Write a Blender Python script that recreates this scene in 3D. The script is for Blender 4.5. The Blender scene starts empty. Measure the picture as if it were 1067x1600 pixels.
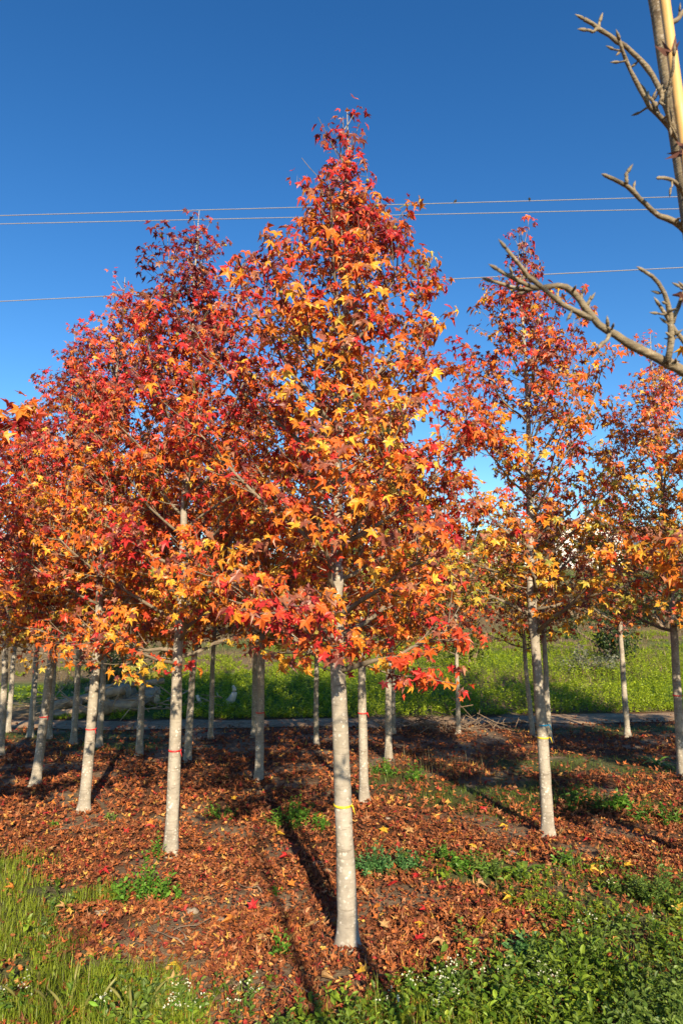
import bpy, math, random
import numpy as np
from mathutils import Matrix, Vector

# ------------------------------------------------------------------ camera, sky, sun, exposure
SC = bpy.context.scene
COL = SC.collection
R_ = math.radians
PITCH, CAMH, F = R_(9.5), 1.65, 1600 * 24 / 36      # F: focal length in pixels of the 1067 x 1600 photograph

cam_d = bpy.data.cameras.new('camera')
cam_d.sensor_fit = 'VERTICAL'; cam_d.sensor_height = 36; cam_d.sensor_width = 24; cam_d.lens = 24
cam_d.clip_start = 0.02; cam_d.clip_end = 2000
cam_d.dof.use_dof = True; cam_d.dof.focus_distance = 3.9; cam_d.dof.aperture_fstop = 6.3
cam = bpy.data.objects.new('camera', cam_d); COL.objects.link(cam)
cam.location = (0, 0, CAMH); cam.rotation_euler = (math.pi / 2 + PITCH, 0, 0)
SC.camera = cam

SUN_AZ, SUN_EL = R_(180 - 12.3), R_(25)             # clockwise from +Y, above the horizon
world = bpy.data.worlds.new('World'); SC.world = world; world.use_nodes = True
wn, wl = world.node_tree.nodes, world.node_tree.links
wn.clear()
sky = wn.new('ShaderNodeTexSky'); sky.sky_type = 'NISHITA'; sky.sun_disc = False
sky.sun_elevation = SUN_EL; sky.sun_rotation = SUN_AZ
sky.altitude = 0; sky.air_density = 1.2; sky.dust_density = 0.0; sky.ozone_density = 2.5
hs = wn.new('ShaderNodeHueSaturation'); hs.inputs['Saturation'].default_value = 1.30; hs.inputs['Hue'].default_value = 0.502
bg = wn.new('ShaderNodeBackground'); bg.inputs['Strength'].default_value = 0.063
wo = wn.new('ShaderNodeOutputWorld')
gm = wn.new('ShaderNodeGamma'); gm.inputs['Gamma'].default_value = 1.22
wl.new(sky.outputs[0], hs.inputs['Color']); wl.new(hs.outputs[0], gm.inputs['Color']); wl.new(gm.outputs[0], bg.inputs[0]); wl.new(bg.outputs[0], wo.inputs[0])

sun_d = bpy.data.lights.new('sun', 'SUN'); sun_d.energy = 5.0; sun_d.angle = R_(0.5); sun_d.color = (1.0, 0.83, 0.60)
sun = bpy.data.objects.new('sun', sun_d); COL.objects.link(sun)
to_sun = Vector((math.sin(SUN_AZ) * math.cos(SUN_EL), math.cos(SUN_AZ) * math.cos(SUN_EL), math.sin(SUN_EL)))
sun.rotation_euler = to_sun.to_track_quat('Z', 'Y').to_euler()

SC.view_settings.view_transform = 'Standard'; SC.view_settings.look = 'None'
SC.view_settings.exposure = 1.05; SC.view_settings.gamma = 1.0
SC.render.engine = 'CYCLES'
SC.cycles.use_denoising = True
SC.cycles.max_bounces = 6; SC.cycles.diffuse_bounces = 3; SC.cycles.transmission_bounces = 4; SC.cycles.transparent_max_bounces = 4
SC.cycles.sample_clamp_indirect = 6

# ------------------------------------------------------------------ helpers
RNG = np.random.default_rng(7)

def ray(px, py):
    u, v = (px - 533.5) / F, (800 - py) / F
    c, s = math.cos(PITCH), math.sin(PITCH)
    return np.array([u, c - s * v, s + c * v])
def on_ground(px, py, z=0.0):
    d = ray(px, py); t = (z - CAMH) / d[2]
    return np.array([d[0] * t, d[1] * t, z])
def at_depth(px, py, Y):
    d = ray(px, py); t = Y / d[1]
    return np.array([d[0] * t, Y, CAMH + d[2] * t])
def on_terrain(px, py):
    d = ray(px, py)
    for t in np.arange(3, 120, 0.05):
        if CAMH + d[2] * t <= height(d[0] * t, d[1] * t): break
    return np.array([d[0] * t, d[1] * t, float(height(d[0] * t, d[1] * t))])

def unit(v): v = np.asarray(v, float); return v / (np.linalg.norm(v, axis=-1, keepdims=True) + 1e-9)

def tri_mesh(name, V, T, mat, col=None, smooth=False):
    V = np.ascontiguousarray(V, np.float32); T = np.ascontiguousarray(T, np.int32)
    me = bpy.data.meshes.new(name)
    n = len(T)
    me.vertices.add(len(V)); me.vertices.foreach_set('co', V.ravel())
    me.loops.add(n * 3); me.loops.foreach_set('vertex_index', T.ravel())
    me.polygons.add(n); me.polygons.foreach_set('loop_start', np.arange(0, n * 3, 3, dtype=np.int32))
    me.polygons.foreach_set('use_smooth', np.full(n, smooth, dtype=bool))
    if col is not None:
        a = me.attributes.new('Col', 'FLOAT_COLOR', 'POINT')
        c = np.ones((len(V), 4), np.float32); c[:, :3] = col
        a.data.foreach_set('color', c.ravel())
    me.update(calc_edges=True)
    me.materials.append(mat)
    return me

def link(name, me, parent=None, loc=None, **props):
    o = bpy.data.objects.new(name, me); COL.objects.link(o)
    if parent is not None: o.parent = parent
    if loc is not None: o.location = loc
    for k, v in props.items():
        if v is not None: o[k] = v
    return o
def thing(name, label, category, loc=(0, 0, 0), group=None):
    return link(name, None, None, loc, label=label, category=category, group=group)

class Geo:                                           # collects triangles
    def __init__(s): s.V, s.T, s.C, s.n = [], [], [], 0
    def add(s, V, T, c=None):
        V = np.asarray(V, float).reshape(-1, 3); s.V.append(V); s.T.append(np.asarray(T, int).reshape(-1, 3) + s.n)
        if c is not None: s.C.append(np.broadcast_to(np.asarray(c, float), V.shape))
        s.n += len(V); return s
    def tube(s, P, r, k=6, c=None, cap=True):
        P = np.asarray(P, float); n = len(P); r = np.broadcast_to(np.asarray(r, float), (n,))
        t = unit(np.gradient(P, axis=0))
        ref = np.array([0, 0, 1.0]) if abs(t[:, 2]).mean() < 0.8 else np.array([0, 1.0, 0])
        a = unit(np.cross(t, ref)); b = np.cross(t, a)
        th = np.arange(k) * 2 * np.pi / k
        V = P[:, None] + r[:, None, None] * (np.cos(th)[None, :, None] * a[:, None] + np.sin(th)[None, :, None] * b[:, None])
        V = V.reshape(-1, 3)
        i, j = np.meshgrid(np.arange(n - 1), np.arange(k), indexing='ij')
        q0 = i * k + j; q1 = i * k + (j + 1) % k; q2 = q1 + k; q3 = q0 + k
        T = np.concatenate([np.stack([q0, q1, q2], -1).reshape(-1, 3), np.stack([q0, q2, q3], -1).reshape(-1, 3)])
        if cap:
            V = np.vstack([V, P[0], P[-1]]); nn = n * k; j = np.arange(k)
            T = np.vstack([T, np.stack([np.full(k, nn), (j + 1) % k, j], -1),
                           np.stack([np.full(k, nn + 1), (n - 1) * k + j, (n - 1) * k + (j + 1) % k], -1)])
        return s.add(V, T, c)
    def box(s, lo, hi, c=None, M=None):
        x0, y0, z0 = lo; x1, y1, z1 = hi
        V = np.array([[x, y, z] for z in (z0, z1) for y in (y0, y1) for x in (x0, x1)], float)
        if M is not None: V = V @ np.asarray(M).T
        T = [(0, 2, 3), (0, 3, 1), (4, 5, 7), (4, 7, 6), (0, 1, 5), (0, 5, 4), (2, 6, 7), (2, 7, 3), (0, 4, 6), (0, 6, 2), (1, 3, 7), (1, 7, 5)]
        return s.add(V, T, c)
    def mesh(s, name, mat, smooth=False):
        return tri_mesh(name, np.vstack(s.V), np.vstack(s.T), mat, np.vstack(s.C) if s.C else None, smooth)

def vnoise(x, y, seed=0, scale=1.0):                 # smooth value noise in 0..1
    x = np.asarray(x, float) / scale; y = np.asarray(y, float) / scale
    xi, yi = np.floor(x).astype(np.int64), np.floor(y).astype(np.int64)
    fx, fy = x - xi, y - yi
    fx, fy = fx * fx * (3 - 2 * fx), fy * fy * (3 - 2 * fy)
    def h(a, b):
        n = (a * 374761393 + b * 668265263 + seed * 974634777) & 0x7fffffff
        n = ((n ^ (n >> 13)) * 1274126177) & 0x7fffffff
        return ((n ^ (n >> 16)) & 0xffff) / 65535.0
    return (h(xi, yi) * (1 - fx) + h(xi + 1, yi) * fx) * (1 - fy) + (h(xi, yi + 1) * (1 - fx) + h(xi + 1, yi + 1) * fx) * fy

def smooth(a, b, x):
    t = np.clip((np.asarray(x, float) - a) / (b - a), 0, 1); return t * t * (3 - 2 * t)

def in_poly(px, py, poly):
    inside = np.zeros(len(px), bool); n = len(poly)
    for i in range(n):
        x0, y0 = poly[i]; x1, y1 = poly[(i + 1) % n]
        if y0 == y1: continue
        c = ((y0 > py) != (y1 > py)) & (px < (x1 - x0) * (py - y0) / (y1 - y0) + x0)
        inside ^= c
    return inside

# ------------------------------------------------------------------ materials
def nodes(name):
    m = bpy.data.materials.new(name); m.use_nodes = True
    nt = m.node_tree; nt.nodes.clear()
    out = nt.nodes.new('ShaderNodeOutputMaterial')
    return m, nt, out
def N(nt, kind, **kw):
    n = nt.nodes.new(kind)
    for k, v in kw.items():
        if k in n.inputs: n.inputs[k].default_value = v
        else: setattr(n, k, v)
    return n
def noise(nt, scale, detail=4, rough=0.6, vec=None):
    n = N(nt, 'ShaderNodeTexNoise'); n.inputs['Scale'].default_value = scale; n.inputs['Detail'].default_value = detail
    n.inputs['Roughness'].default_value = rough
    if vec is not None: nt.links.new(vec, n.inputs['Vector'])
    return n
def ramp(nt, fac, stops):
    r = nt.nodes.new('ShaderNodeValToRGB'); e = r.color_ramp.elements
    while len(e) < len(stops): e.new(0.5)
    for el, (p, c) in zip(e, stops):
        el.position = p; el.color = (*c, 1) if len(c) == 3 else c
    nt.links.new(fac, r.inputs[0]); return r
def mix(nt, kind, fac, a, b):
    m = nt.nodes.new('ShaderNodeMix'); m.data_type = 'RGBA'; m.blend_type = kind
    for s, v in ((m.inputs['Factor'], fac), (m.inputs[6], a), (m.inputs[7], b)):
        if hasattr(v, 'is_output'): nt.links.new(v, s)
        elif isinstance(v, (int, float)): s.default_value = v
        else: s.default_value = (*v, 1)
    return m.outputs[2]

def leafy(name, trans=0.35, rough=0.45, spec=0.35, vary=0.25, vscale=40):
    m, nt, out = nodes(name)
    at = N(nt, 'ShaderNodeAttribute', attribute_name='Col')
    tc = N(nt, 'ShaderNodeNewGeometry')
    nz = noise(nt, vscale, 2, 0.6, tc.outputs['Position'])
    rp = ramp(nt, nz.outputs['Fac'], [(0.3, (1 - vary,) * 3), (0.7, (1 + vary,) * 3)])
    c = mix(nt, 'MULTIPLY', 1.0, at.outputs['Color'], rp.outputs[0])
    p = N(nt, 'ShaderNodeBsdfPrincipled'); p.inputs['Roughness'].default_value = rough
    p.inputs['Specular IOR Level'].default_value = spec
    t = N(nt, 'ShaderNodeBsdfTranslucent')
    nt.links.new(c, p.inputs['Base Color']); nt.links.new(c, t.inputs['Color'])
    ms = N(nt, 'ShaderNodeMixShader'); ms.inputs[0].default_value = trans
    nt.links.new(p.outputs[0], ms.inputs[1]); nt.links.new(t.outputs[0], ms.inputs[2]); nt.links.new(ms.outputs[0], out.inputs[0])
    return m

def bark(name, dark, light, spots=0.5, scale=1.0, bump=0.5, ring=0.75):
    m, nt, out = nodes(name)
    tc = N(nt, 'ShaderNodeTexCoord')
    n1 = noise(nt, 9 * scale, 6, 0.65, tc.outputs['Object'])
    base = ramp(nt, n1.outputs['Fac'], [(0.3, dark), (0.5, tuple((a + b) / 2 for a, b in zip(dark, light))), (0.72, light)])
    mp = N(nt, 'ShaderNodeMapping'); mp.inputs['Scale'].default_value = (9, 9, 70)
    nt.links.new(tc.outputs['Object'], mp.inputs['Vector'])
    n2 = noise(nt, 1.0 * scale, 3, 0.6, mp.outputs[0])
    rings = ramp(nt, n2.outputs['Fac'], [(0.28, (0.5, 0.46, 0.42)), (0.44, (1, 1, 1))])
    c = mix(nt, 'MULTIPLY', ring, base.outputs[0], rings.outputs[0])
    vo = N(nt, 'ShaderNodeTexVoronoi'); vo.inputs['Scale'].default_value = 42 * scale; vo.inputs['Randomness'].default_value = 1
    nd = noise(nt, 30 * scale, 2, 0.5, tc.outputs['Object'])
    mv = N(nt, 'ShaderNodeVectorMath', operation='MULTIPLY_ADD')
    mv.inputs[1].default_value = (0.02, 0.02, 0.02)
    nt.links.new(nd.outputs['Color'], mv.inputs[0]); nt.links.new(tc.outputs['Object'], mv.inputs[2]); nt.links.new(mv.outputs[0], vo.inputs['Vector'])
    sp = ramp(nt, vo.outputs['Distance'], [(0.26, (1, 1, 1)), (0.36, (0, 0, 0))])
    n3 = noise(nt, 14 * scale, 3, 0.6, tc.outputs['Object'])
    gate = ramp(nt, n3.outputs['Fac'], [(0.44, (0, 0, 0)), (0.58, (spots,) * 3)])
    f = mix(nt, 'MULTIPLY', 1.0, sp.outputs[0], gate.outputs[0])
    c = mix(nt, 'MIX', f, c, (0.60, 0.56, 0.49))
    n4 = noise(nt, 2.2, 3, 0.6, tc.outputs['Object'])
    lich = ramp(nt, n4.outputs['Fac'], [(0.46, (0, 0, 0)), (0.70, (0.6,) * 3)])
    c = mix(nt, 'MIX', lich.outputs[0], c, (0.20, 0.175, 0.12))
    p = N(nt, 'ShaderNodeBsdfPrincipled'); p.inputs['Roughness'].default_value = 0.85; p.inputs['Specular IOR Level'].default_value = 0.2
    nt.links.new(c, p.inputs['Base Color'])
    b = N(nt, 'ShaderNodeBump'); b.inputs['Strength'].default_value = bump; b.inputs['Distance'].default_value = 0.006
    ad = N(nt, 'ShaderNodeMath', operation='ADD'); nt.links.new(n2.outputs['Fac'], ad.inputs[0]); nt.links.new(n1.outputs['Fac'], ad.inputs[1])
    nt.links.new(ad.outputs[0], b.inputs['Height']); nt.links.new(b.outputs[0], p.inputs['Normal'])
    nt.links.new(p.outputs[0], out.inputs[0]); return m

def mottled(name, a, b, scale=8, rough=0.8, bump=0.0, detail=5, spec=0.3):
    m, nt, out = nodes(name)
    tc = N(nt, 'ShaderNodeTexCoord')
    n1 = noise(nt, scale, detail, 0.65, tc.outputs['Object'])
    r = ramp(nt, n1.outputs['Fac'], [(0.3, a), (0.7, b)])
    p = N(nt, 'ShaderNodeBsdfPrincipled'); p.inputs['Roughness'].default_value = rough; p.inputs['Specular IOR Level'].default_value = spec
    nt.links.new(r.outputs[0], p.inputs['Base Color'])
    if bump:
        bp = N(nt, 'ShaderNodeBump'); bp.inputs['Strength'].default_value = bump; bp.inputs['Distance'].default_value = 0.02
        nt.links.new(n1.outputs['Fac'], bp.inputs['Height']); nt.links.new(bp.outputs[0], p.inputs['Normal'])
    nt.links.new(p.outputs[0], out.inputs[0]); return m

def earth(name, scale1=25, scale2=3, bump=0.8):
    m, nt, out = nodes(name)
    at = N(nt, 'ShaderNodeAttribute', attribute_name='Col')
    tc = N(nt, 'ShaderNodeTexCoord')
    n1 = noise(nt, scale1, 8, 0.7, tc.outputs['Object']); n2 = noise(nt, scale2, 5, 0.6, tc.outputs['Object'])
    r1 = ramp(nt, n1.outputs['Fac'], [(0.3, (0.45, 0.43, 0.4)), (0.7, (1.5, 1.5, 1.45))])
    r2 = ramp(nt, n2.outputs['Fac'], [(0.3, (0.7, 0.7, 0.7)), (0.7, (1.3, 1.3, 1.3))])
    c = mix(nt, 'MULTIPLY', 1.0, at.outputs['Color'], r1.outputs[0]); c = mix(nt, 'MULTIPLY', 1.0, c, r2.outputs[0])
    p = N(nt, 'ShaderNodeBsdfPrincipled'); p.inputs['Roughness'].default_value = 0.95; p.inputs['Specular IOR Level'].default_value = 0.15
    nt.links.new(c, p.inputs['Base Color'])
    bp = N(nt, 'ShaderNodeBump'); bp.inputs['Strength'].default_value = bump; bp.inputs['Distance'].default_value = 0.03
    nt.links.new(n1.outputs['Fac'], bp.inputs['Height']); nt.links.new(bp.outputs[0], p.inputs['Normal'])
    nt.links.new(p.outputs[0], out.inputs[0]); return m

M_LEAF = leafy('autumn_leaf', 0.32, 0.42, 0.4, 0.22, 45)
M_LITTER = leafy('dry_leaf', 0.08, 0.7, 0.2, 0.3, 60)
M_GREEN = leafy('green_leaf', 0.38, 0.45, 0.35, 0.25, 12)
M_BARK = bark('pale_bark', (0.20, 0.175, 0.14), (0.41, 0.37, 0.305), 0.8)
M_TWIG = bark('twig_bark', (0.11, 0.085, 0.06), (0.27, 0.22, 0.155), 0.15, 1.5, 0.4)
M_BARE = bark('bare_tree_bark', (0.10, 0.075, 0.05), (0.29, 0.235, 0.15), 0.35, 2.6, 0.6, 0.22)
M_EARTH = earth('earth')
M_ROAD = earth('road_gravel', 14, 1.2, 0.6)
M_WIRE = mottled('aluminium_cable', (0.21, 0.205, 0.21), (0.24, 0.235, 0.24), 3, 0.8)
M_BIRD = mottled('dark_feathers', (0.012, 0.012, 0.014), (0.05, 0.045, 0.04), 40, 0.6)
M_TAPE = {k: mottled(k + '_tape', tuple(0.85 * x for x in c), c, 30, 0.4) for k, c in
          dict(yellow=(0.80, 0.58, 0.03), red=(0.62, 0.03, 0.03), blue=(0.03, 0.32, 0.55)).items()}
M_CANE = None
M_SEED = mottled('seed_ball', (0.10, 0.07, 0.02), (0.42, 0.34, 0.06), 30, 0.8)
M_LOG = mottled('weathered_log', (0.20, 0.135, 0.08), (0.48, 0.36, 0.23), 6, 0.9, 0.5)
M_CUT = mottled('cut_wood', (0.52, 0.36, 0.20), (0.70, 0.55, 0.36), 14, 0.8)
M_PALE = mottled('barkless_wood', (0.42, 0.37, 0.30), (0.66, 0.61, 0.53), 7, 0.7, 0.3)
M_DRY = mottled('dry_stick', (0.09, 0.06, 0.04), (0.26, 0.19, 0.13), 12, 0.9)
M_WALL = mottled('white_render', (0.70, 0.68, 0.64), (0.80, 0.79, 0.76), 1.2, 0.9)
M_STONE = mottled('stone_render', (0.36, 0.33, 0.29), (0.50, 0.47, 0.42), 2.0, 0.9)
M_ROOF = mottled('terracotta', (0.26, 0.09, 0.05), (0.46, 0.19, 0.11), 5, 0.85, 0.4)
M_GLASS = mottled('window_glass', (0.015, 0.018, 0.022), (0.03, 0.035, 0.04), 1, 0.08, 0, 2, 0.6)
M_TRIM = mottled('painted_trim', (0.30, 0.28, 0.26), (0.36, 0.34, 0.31), 3, 0.6)
M_FLOWER = mottled('white_petals', (0.50, 0.50, 0.34), (0.68, 0.68, 0.56), 60, 0.7)
M_STONES = mottled('field_stone', (0.16, 0.125, 0.09), (0.30, 0.25, 0.19), 18, 0.9, 0.4)

# ------------------------------------------------------------------ the setting: ground, road
def road_mid(X): return 12.15 + 0.09 * X + 0.010 * X * X * np.where(np.abs(X) < 14, 1, 14 / np.maximum(np.abs(X), 1))
def height(X, Y):
    X = np.asarray(X, float); Y = np.asarray(Y, float)
    s = np.maximum(Y - road_mid(np.clip(X, -14, 14)) - .85, 0)
    k = 0.72 + 0.28 * smooth(-9, 1, X)
    sc = np.minimum(s, 52)
    z = (0.095 * sc + 0.0016 * sc * sc) * k
    z = z + 0.35 * (vnoise(X, Y, 3, 6.0) - 0.5) * smooth(1, 8, s)
    return z + 0.018 * (vnoise(X, Y, 11, 0.7) - 0.5) * (s <= 0) + 0.01 * (vnoise(X, Y, 12, 0.23) - 0.5) * (s <= 0)

GREEN_LEFT = [(-3.4, 5.6), (-2.3, 5.25), (-1.75, 4.75), (-1.45, 4.25), (-1.12, 3.75), (-0.8, 3.42), (-0.55, 3.0), (-3.4, 2.6)]
GREEN_RIGHT = [(0.55, 5.15), (0.95, 5.25), (1.45, 4.95), (1.7, 4.75), (3.4, 4.7), (3.4, 2.6), (0.3, 3.0), (0.28, 3.35), (0.75, 3.75), (1.05, 4.15), (1.1, 4.5), (0.75, 4.75)]
PATCHES = [(on_ground(760, 1242)[:2], 1.5, 0.9), (on_ground(930, 1195)[:2], 1.7, 0.8), (on_ground(190, 1165)[:2], 1.3, 0.45),
           (on_ground(640, 1215)[:2], 0.5, 0.4), (on_ground(1000, 1262)[:2], 0.9, 0.35), (on_ground(40, 1150)[:2], 2.6, 0.7), (on_ground(1010, 1140)[:2], 2.5, 0.6)]
def green_mask(X, Y, jit=0.1):
    jx = X + (vnoise(X, Y, 21, 0.35) - 0.5) * 0.5 + RNG.normal(0, jit, X.shape); jy = Y + (vnoise(X, Y, 22, 0.35) - 0.5) * 0.5 + RNG.normal(0, jit, X.shape)
    g = in_poly(jx, jy, GREEN_LEFT); r = in_poly(jx, jy, GREEN_RIGHT)
    strip = jy < 3.22 + 0.1 * (vnoise(X, Y, 5, 0.5) - 0.5)
    p = np.zeros(X.shape, bool)
    for (c, rx, ry) in PATCHES:
        p |= ((jx - c[0]) / rx) ** 2 + ((jy - c[1]) / ry) ** 2 < RNG.uniform(0.05, 1.0, X.shape)
    return g, r, strip, p

def grid(xs, ys, zfun, colfun):
    X, Y = np.meshgrid(xs, ys); nx, ny = len(xs), len(ys)
    V = np.stack([X, Y, zfun(X, Y)], -1).reshape(-1, 3)
    i, j = np.meshgrid(np.arange(ny - 1), np.arange(nx - 1), indexing='ij')
    a = (i * nx + j).ravel()
    T = np.concatenate([np.stack([a, a + 1, a + nx + 1], -1), np.stack([a, a + nx + 1, a + nx], -1)])
    return V, T, colfun(X, Y).reshape(-1, 3)

def ground_col(X, Y):
    s = Y - road_mid(np.clip(X, -14, 14)) - .85
    mulch = np.array([0.105, 0.052, 0.028]); soil = np.array([0.20, 0.15, 0.10]); green = np.array([0.055, 0.085, 0.018]); dry = np.array([0.17, 0.125, 0.07]); dgreen = np.array([0.075, 0.13, 0.02])
    n = vnoise(X, Y, 31, 0.45)[..., None]; m = smooth(0.55, 0.8, n)
    c = mulch * (1 - m) + soil * m
    l, r, st, p = green_mask(X.ravel(), Y.ravel(), 0.03)
    g = (l | r | p).reshape(X.shape)[..., None] * 0.7
    c = c * (1 - g) + green * g
    w = smooth(-0.2, 0.4, s)[..., None]
    n2 = smooth(0.4, 0.75, vnoise(X, Y, 32, 4.0) + 0.25 * smooth(4, 18, s) + 0.25 * smooth(-2, -7, X))[..., None]
    return c * (1 - w) + (dgreen * (1 - n2) + dry * n2) * w

xs = np.unique(np.concatenate([np.linspace(-600, -40, 15), np.linspace(-40, -6, 35), np.linspace(-6, 6, 121), np.linspace(6, 40, 35), np.linspace(40, 600, 15)]))
ys = np.unique(np.concatenate([np.linspace(-300, -20, 8), np.linspace(-20, 2, 12), np.linspace(2, 14, 121), np.linspace(14, 40, 60), np.linspace(40, 100, 40), np.linspace(100, 900, 20)]))
V, T, C = grid(xs, ys, height, ground_col)
link('ground', tri_mesh('ground', V, T, M_EARTH, C, True), kind='structure')

t = np.linspace(-30, 30, 181); w = np.linspace(-1, 1, 9)
TX, W = np.meshgrid(t, w)
def road_xyz():
    hw = 0.5 + 0.4 * (vnoise(TX, W * 0 + np.sign(W) * 5, 41, .7) - 0.5)
    Y = road_mid(np.clip(TX, -14, 14)) + W * hw
    return np.stack([TX, Y, height(TX, Y) + 0.012 + 0.012 * (1 - W ** 2)], -1).reshape(-1, 3)
i, j = np.meshgrid(np.arange(8), np.arange(180), indexing='ij'); a = (i * 181 + j).ravel()
rT = np.concatenate([np.stack([a, a + 1, a + 182], -1), np.stack([a, a + 182, a + 181], -1)])
rc = np.array([0.30, 0.20, 0.12]) * (0.8 + 0.4 * vnoise(TX, W, 42, 0.5)).reshape(-1, 1)
link('dirt_road', tri_mesh('dirt_road', road_xyz(), rT, M_ROAD, rc, True), kind='structure')

# ------------------------------------------------------------------ leaves
def star_leaf(seed, hi=True):
    """Five-lobed leaf: stalk end at the origin, middle lobe along +Y, upper face +Z, unit length."""
    r = random.Random(seed)
    angs = [(-118, 0.62), (-60, 0.9), (0, 1.0), (60, 0.9), (118, 0.62)]
    cen = np.array([0, 0.10, 0.0]); V = [cen]; T = []
    droop, fold = r.uniform(-0.05, 0.75), r.uniform(0.08, 0.42)
    curl = r.uniform(-0.4, 0.4); vee = r.uniform(-.15, .65); ld = [r.uniform(-.35, .35) for _ in range(5)]
    def pt(a, d, off, z=0.0, k=None):
        a = math.radians(a); p = np.array([math.sin(a) * d + math.cos(a) * off, math.cos(a) * d - math.sin(a) * off, 0])
        rr = d * d
        p[2] = -droop * rr + z + curl * p[0] * abs(p[0]) * 0.5 + vee * abs(p[0]) + (ld[k] * rr if k is not None else 0); return p + cen
    out = []
    va = [-152, -90, -31, 31, 90, 152]
    vr = [0.24, 0.36, 0.42, 0.42, 0.36, 0.24]
    for k, (a, L) in enumerate(angs):
        a += r.uniform(-7, 7); L *= r.uniform(0.88, 1.08); wd = 0.185 * r.uniform(0.85, 1.2) * (0.8 if k in (0, 4) else 1)
        out.append((len(V), 'v')); V.append(pt(va[k], vr[k], 0, 0.4 * fold * vr[k]))
        if hi:
            V.append(pt(a, 0.47 * L, -wd, fold * wd * 1.5, k)); out.append((len(V) - 1, 'm'))
        V.append(pt(a, L, 0, 0.0, k)); out.append((len(V) - 1, 't'))
        if hi:
            V.append(pt(a, 0.47 * L, wd, fold * wd * 1.5, k)); out.append((len(V) - 1, 'm'))
    V.append(pt(va[5], vr[5], 0, 0.4 * fold * vr[5])); out.append((len(V) - 1, 'v'))
    for (p, _), (q, _) in zip(out[:-1], out[1:]): T.append((0, q, p))
    if hi:                                            # the stalk
        b = len(V); V += [np.array([-0.018, 0.1, 0.004]), np.array([0.018, 0.1, 0.004]), np.array([0.01, -0.45, 0.10]), np.array([-0.01, -0.45, 0.10])]
        T += [(b, b + 1, b + 2), (b, b + 2, b + 3)]
    return np.array(V), np.array(T)
HI = [star_leaf(100 + k, True) for k in range(16)]
LO = [star_leaf(200 + k, False) for k in range(16)]

PAL = np.array([[.16, .020, .022], [.34, .022, .028], [.52, .035, .032], [.60, .075, .030], [.64, .14, .026], [.66, .21, .026], [.68, .30, .030], [.72, .42, .045], [.52, .40, .060], [.24, .25, .045],
                [.27, .085, .050], [.36, .15, .080], [.20, .055, .040]])    # crimson .. yellow .. green, then three faded browns
def leaf_frames(n, d):
    n = unit(n); d = unit(d - n * (n * d).sum(-1, keepdims=True)); x = np.cross(d, n)
    return np.stack([x, d, n], -1)                    # columns
def merge_leaves(pos, Rm, size, shape, col, lib):
    """One vertex array of all leaves; shape picks the template."""
    Vs, Ts, Cs, off = [], [], [], 0
    for k, (v, t) in enumerate(lib):
        s = np.where(shape == k)[0]
        if not len(s): continue
        P = np.einsum('nij,vj->nvi', Rm[s], v) * size[s][:, None, None] + pos[s][:, None, :]
        Vs.append(P.reshape(-1, 3)); nv = len(v)
        Ts.append((t[None] + (np.arange(len(s)) * nv)[:, None, None]).reshape(-1, 3) + off)
        Cs.append(np.repeat(col[s], nv, axis=0)); off += len(s) * nv
    return np.vstack(Vs), np.vstack(Ts), np.vstack(Cs)

LEAF_MESH = {}
def leaf_mesh(shape, ci):
    if (shape, ci) not in LEAF_MESH:
        v, t = HI[shape]; LEAF_MESH[(shape, ci)] = tri_mesh('leaf', v, t, M_LEAF, np.tile(PAL[ci], (len(v), 1)))
    return LEAF_MESH[(shape, ci)]

# ------------------------------------------------------------------ sweetgum trees
PROF = np.array([[0, .70], [.12, .92], [.3, 1.0], [.45, .93], [.6, .74], [.75, .50], [.88, .29], [1.0, .06]])
def curve(p0, d0, d1, L, n):
    """A bending twig: starts along d0, ends along d1."""
    s = np.linspace(0, 1, n)[:, None]; D = unit(unit(d0) * (1 - s) + unit(d1) * s)
    st = np.vstack([np.zeros(3), np.cumsum((D[1:] + D[:-1]) / 2 * (L / (n - 1)), axis=0)])
    return np.asarray(p0) + st

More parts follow.
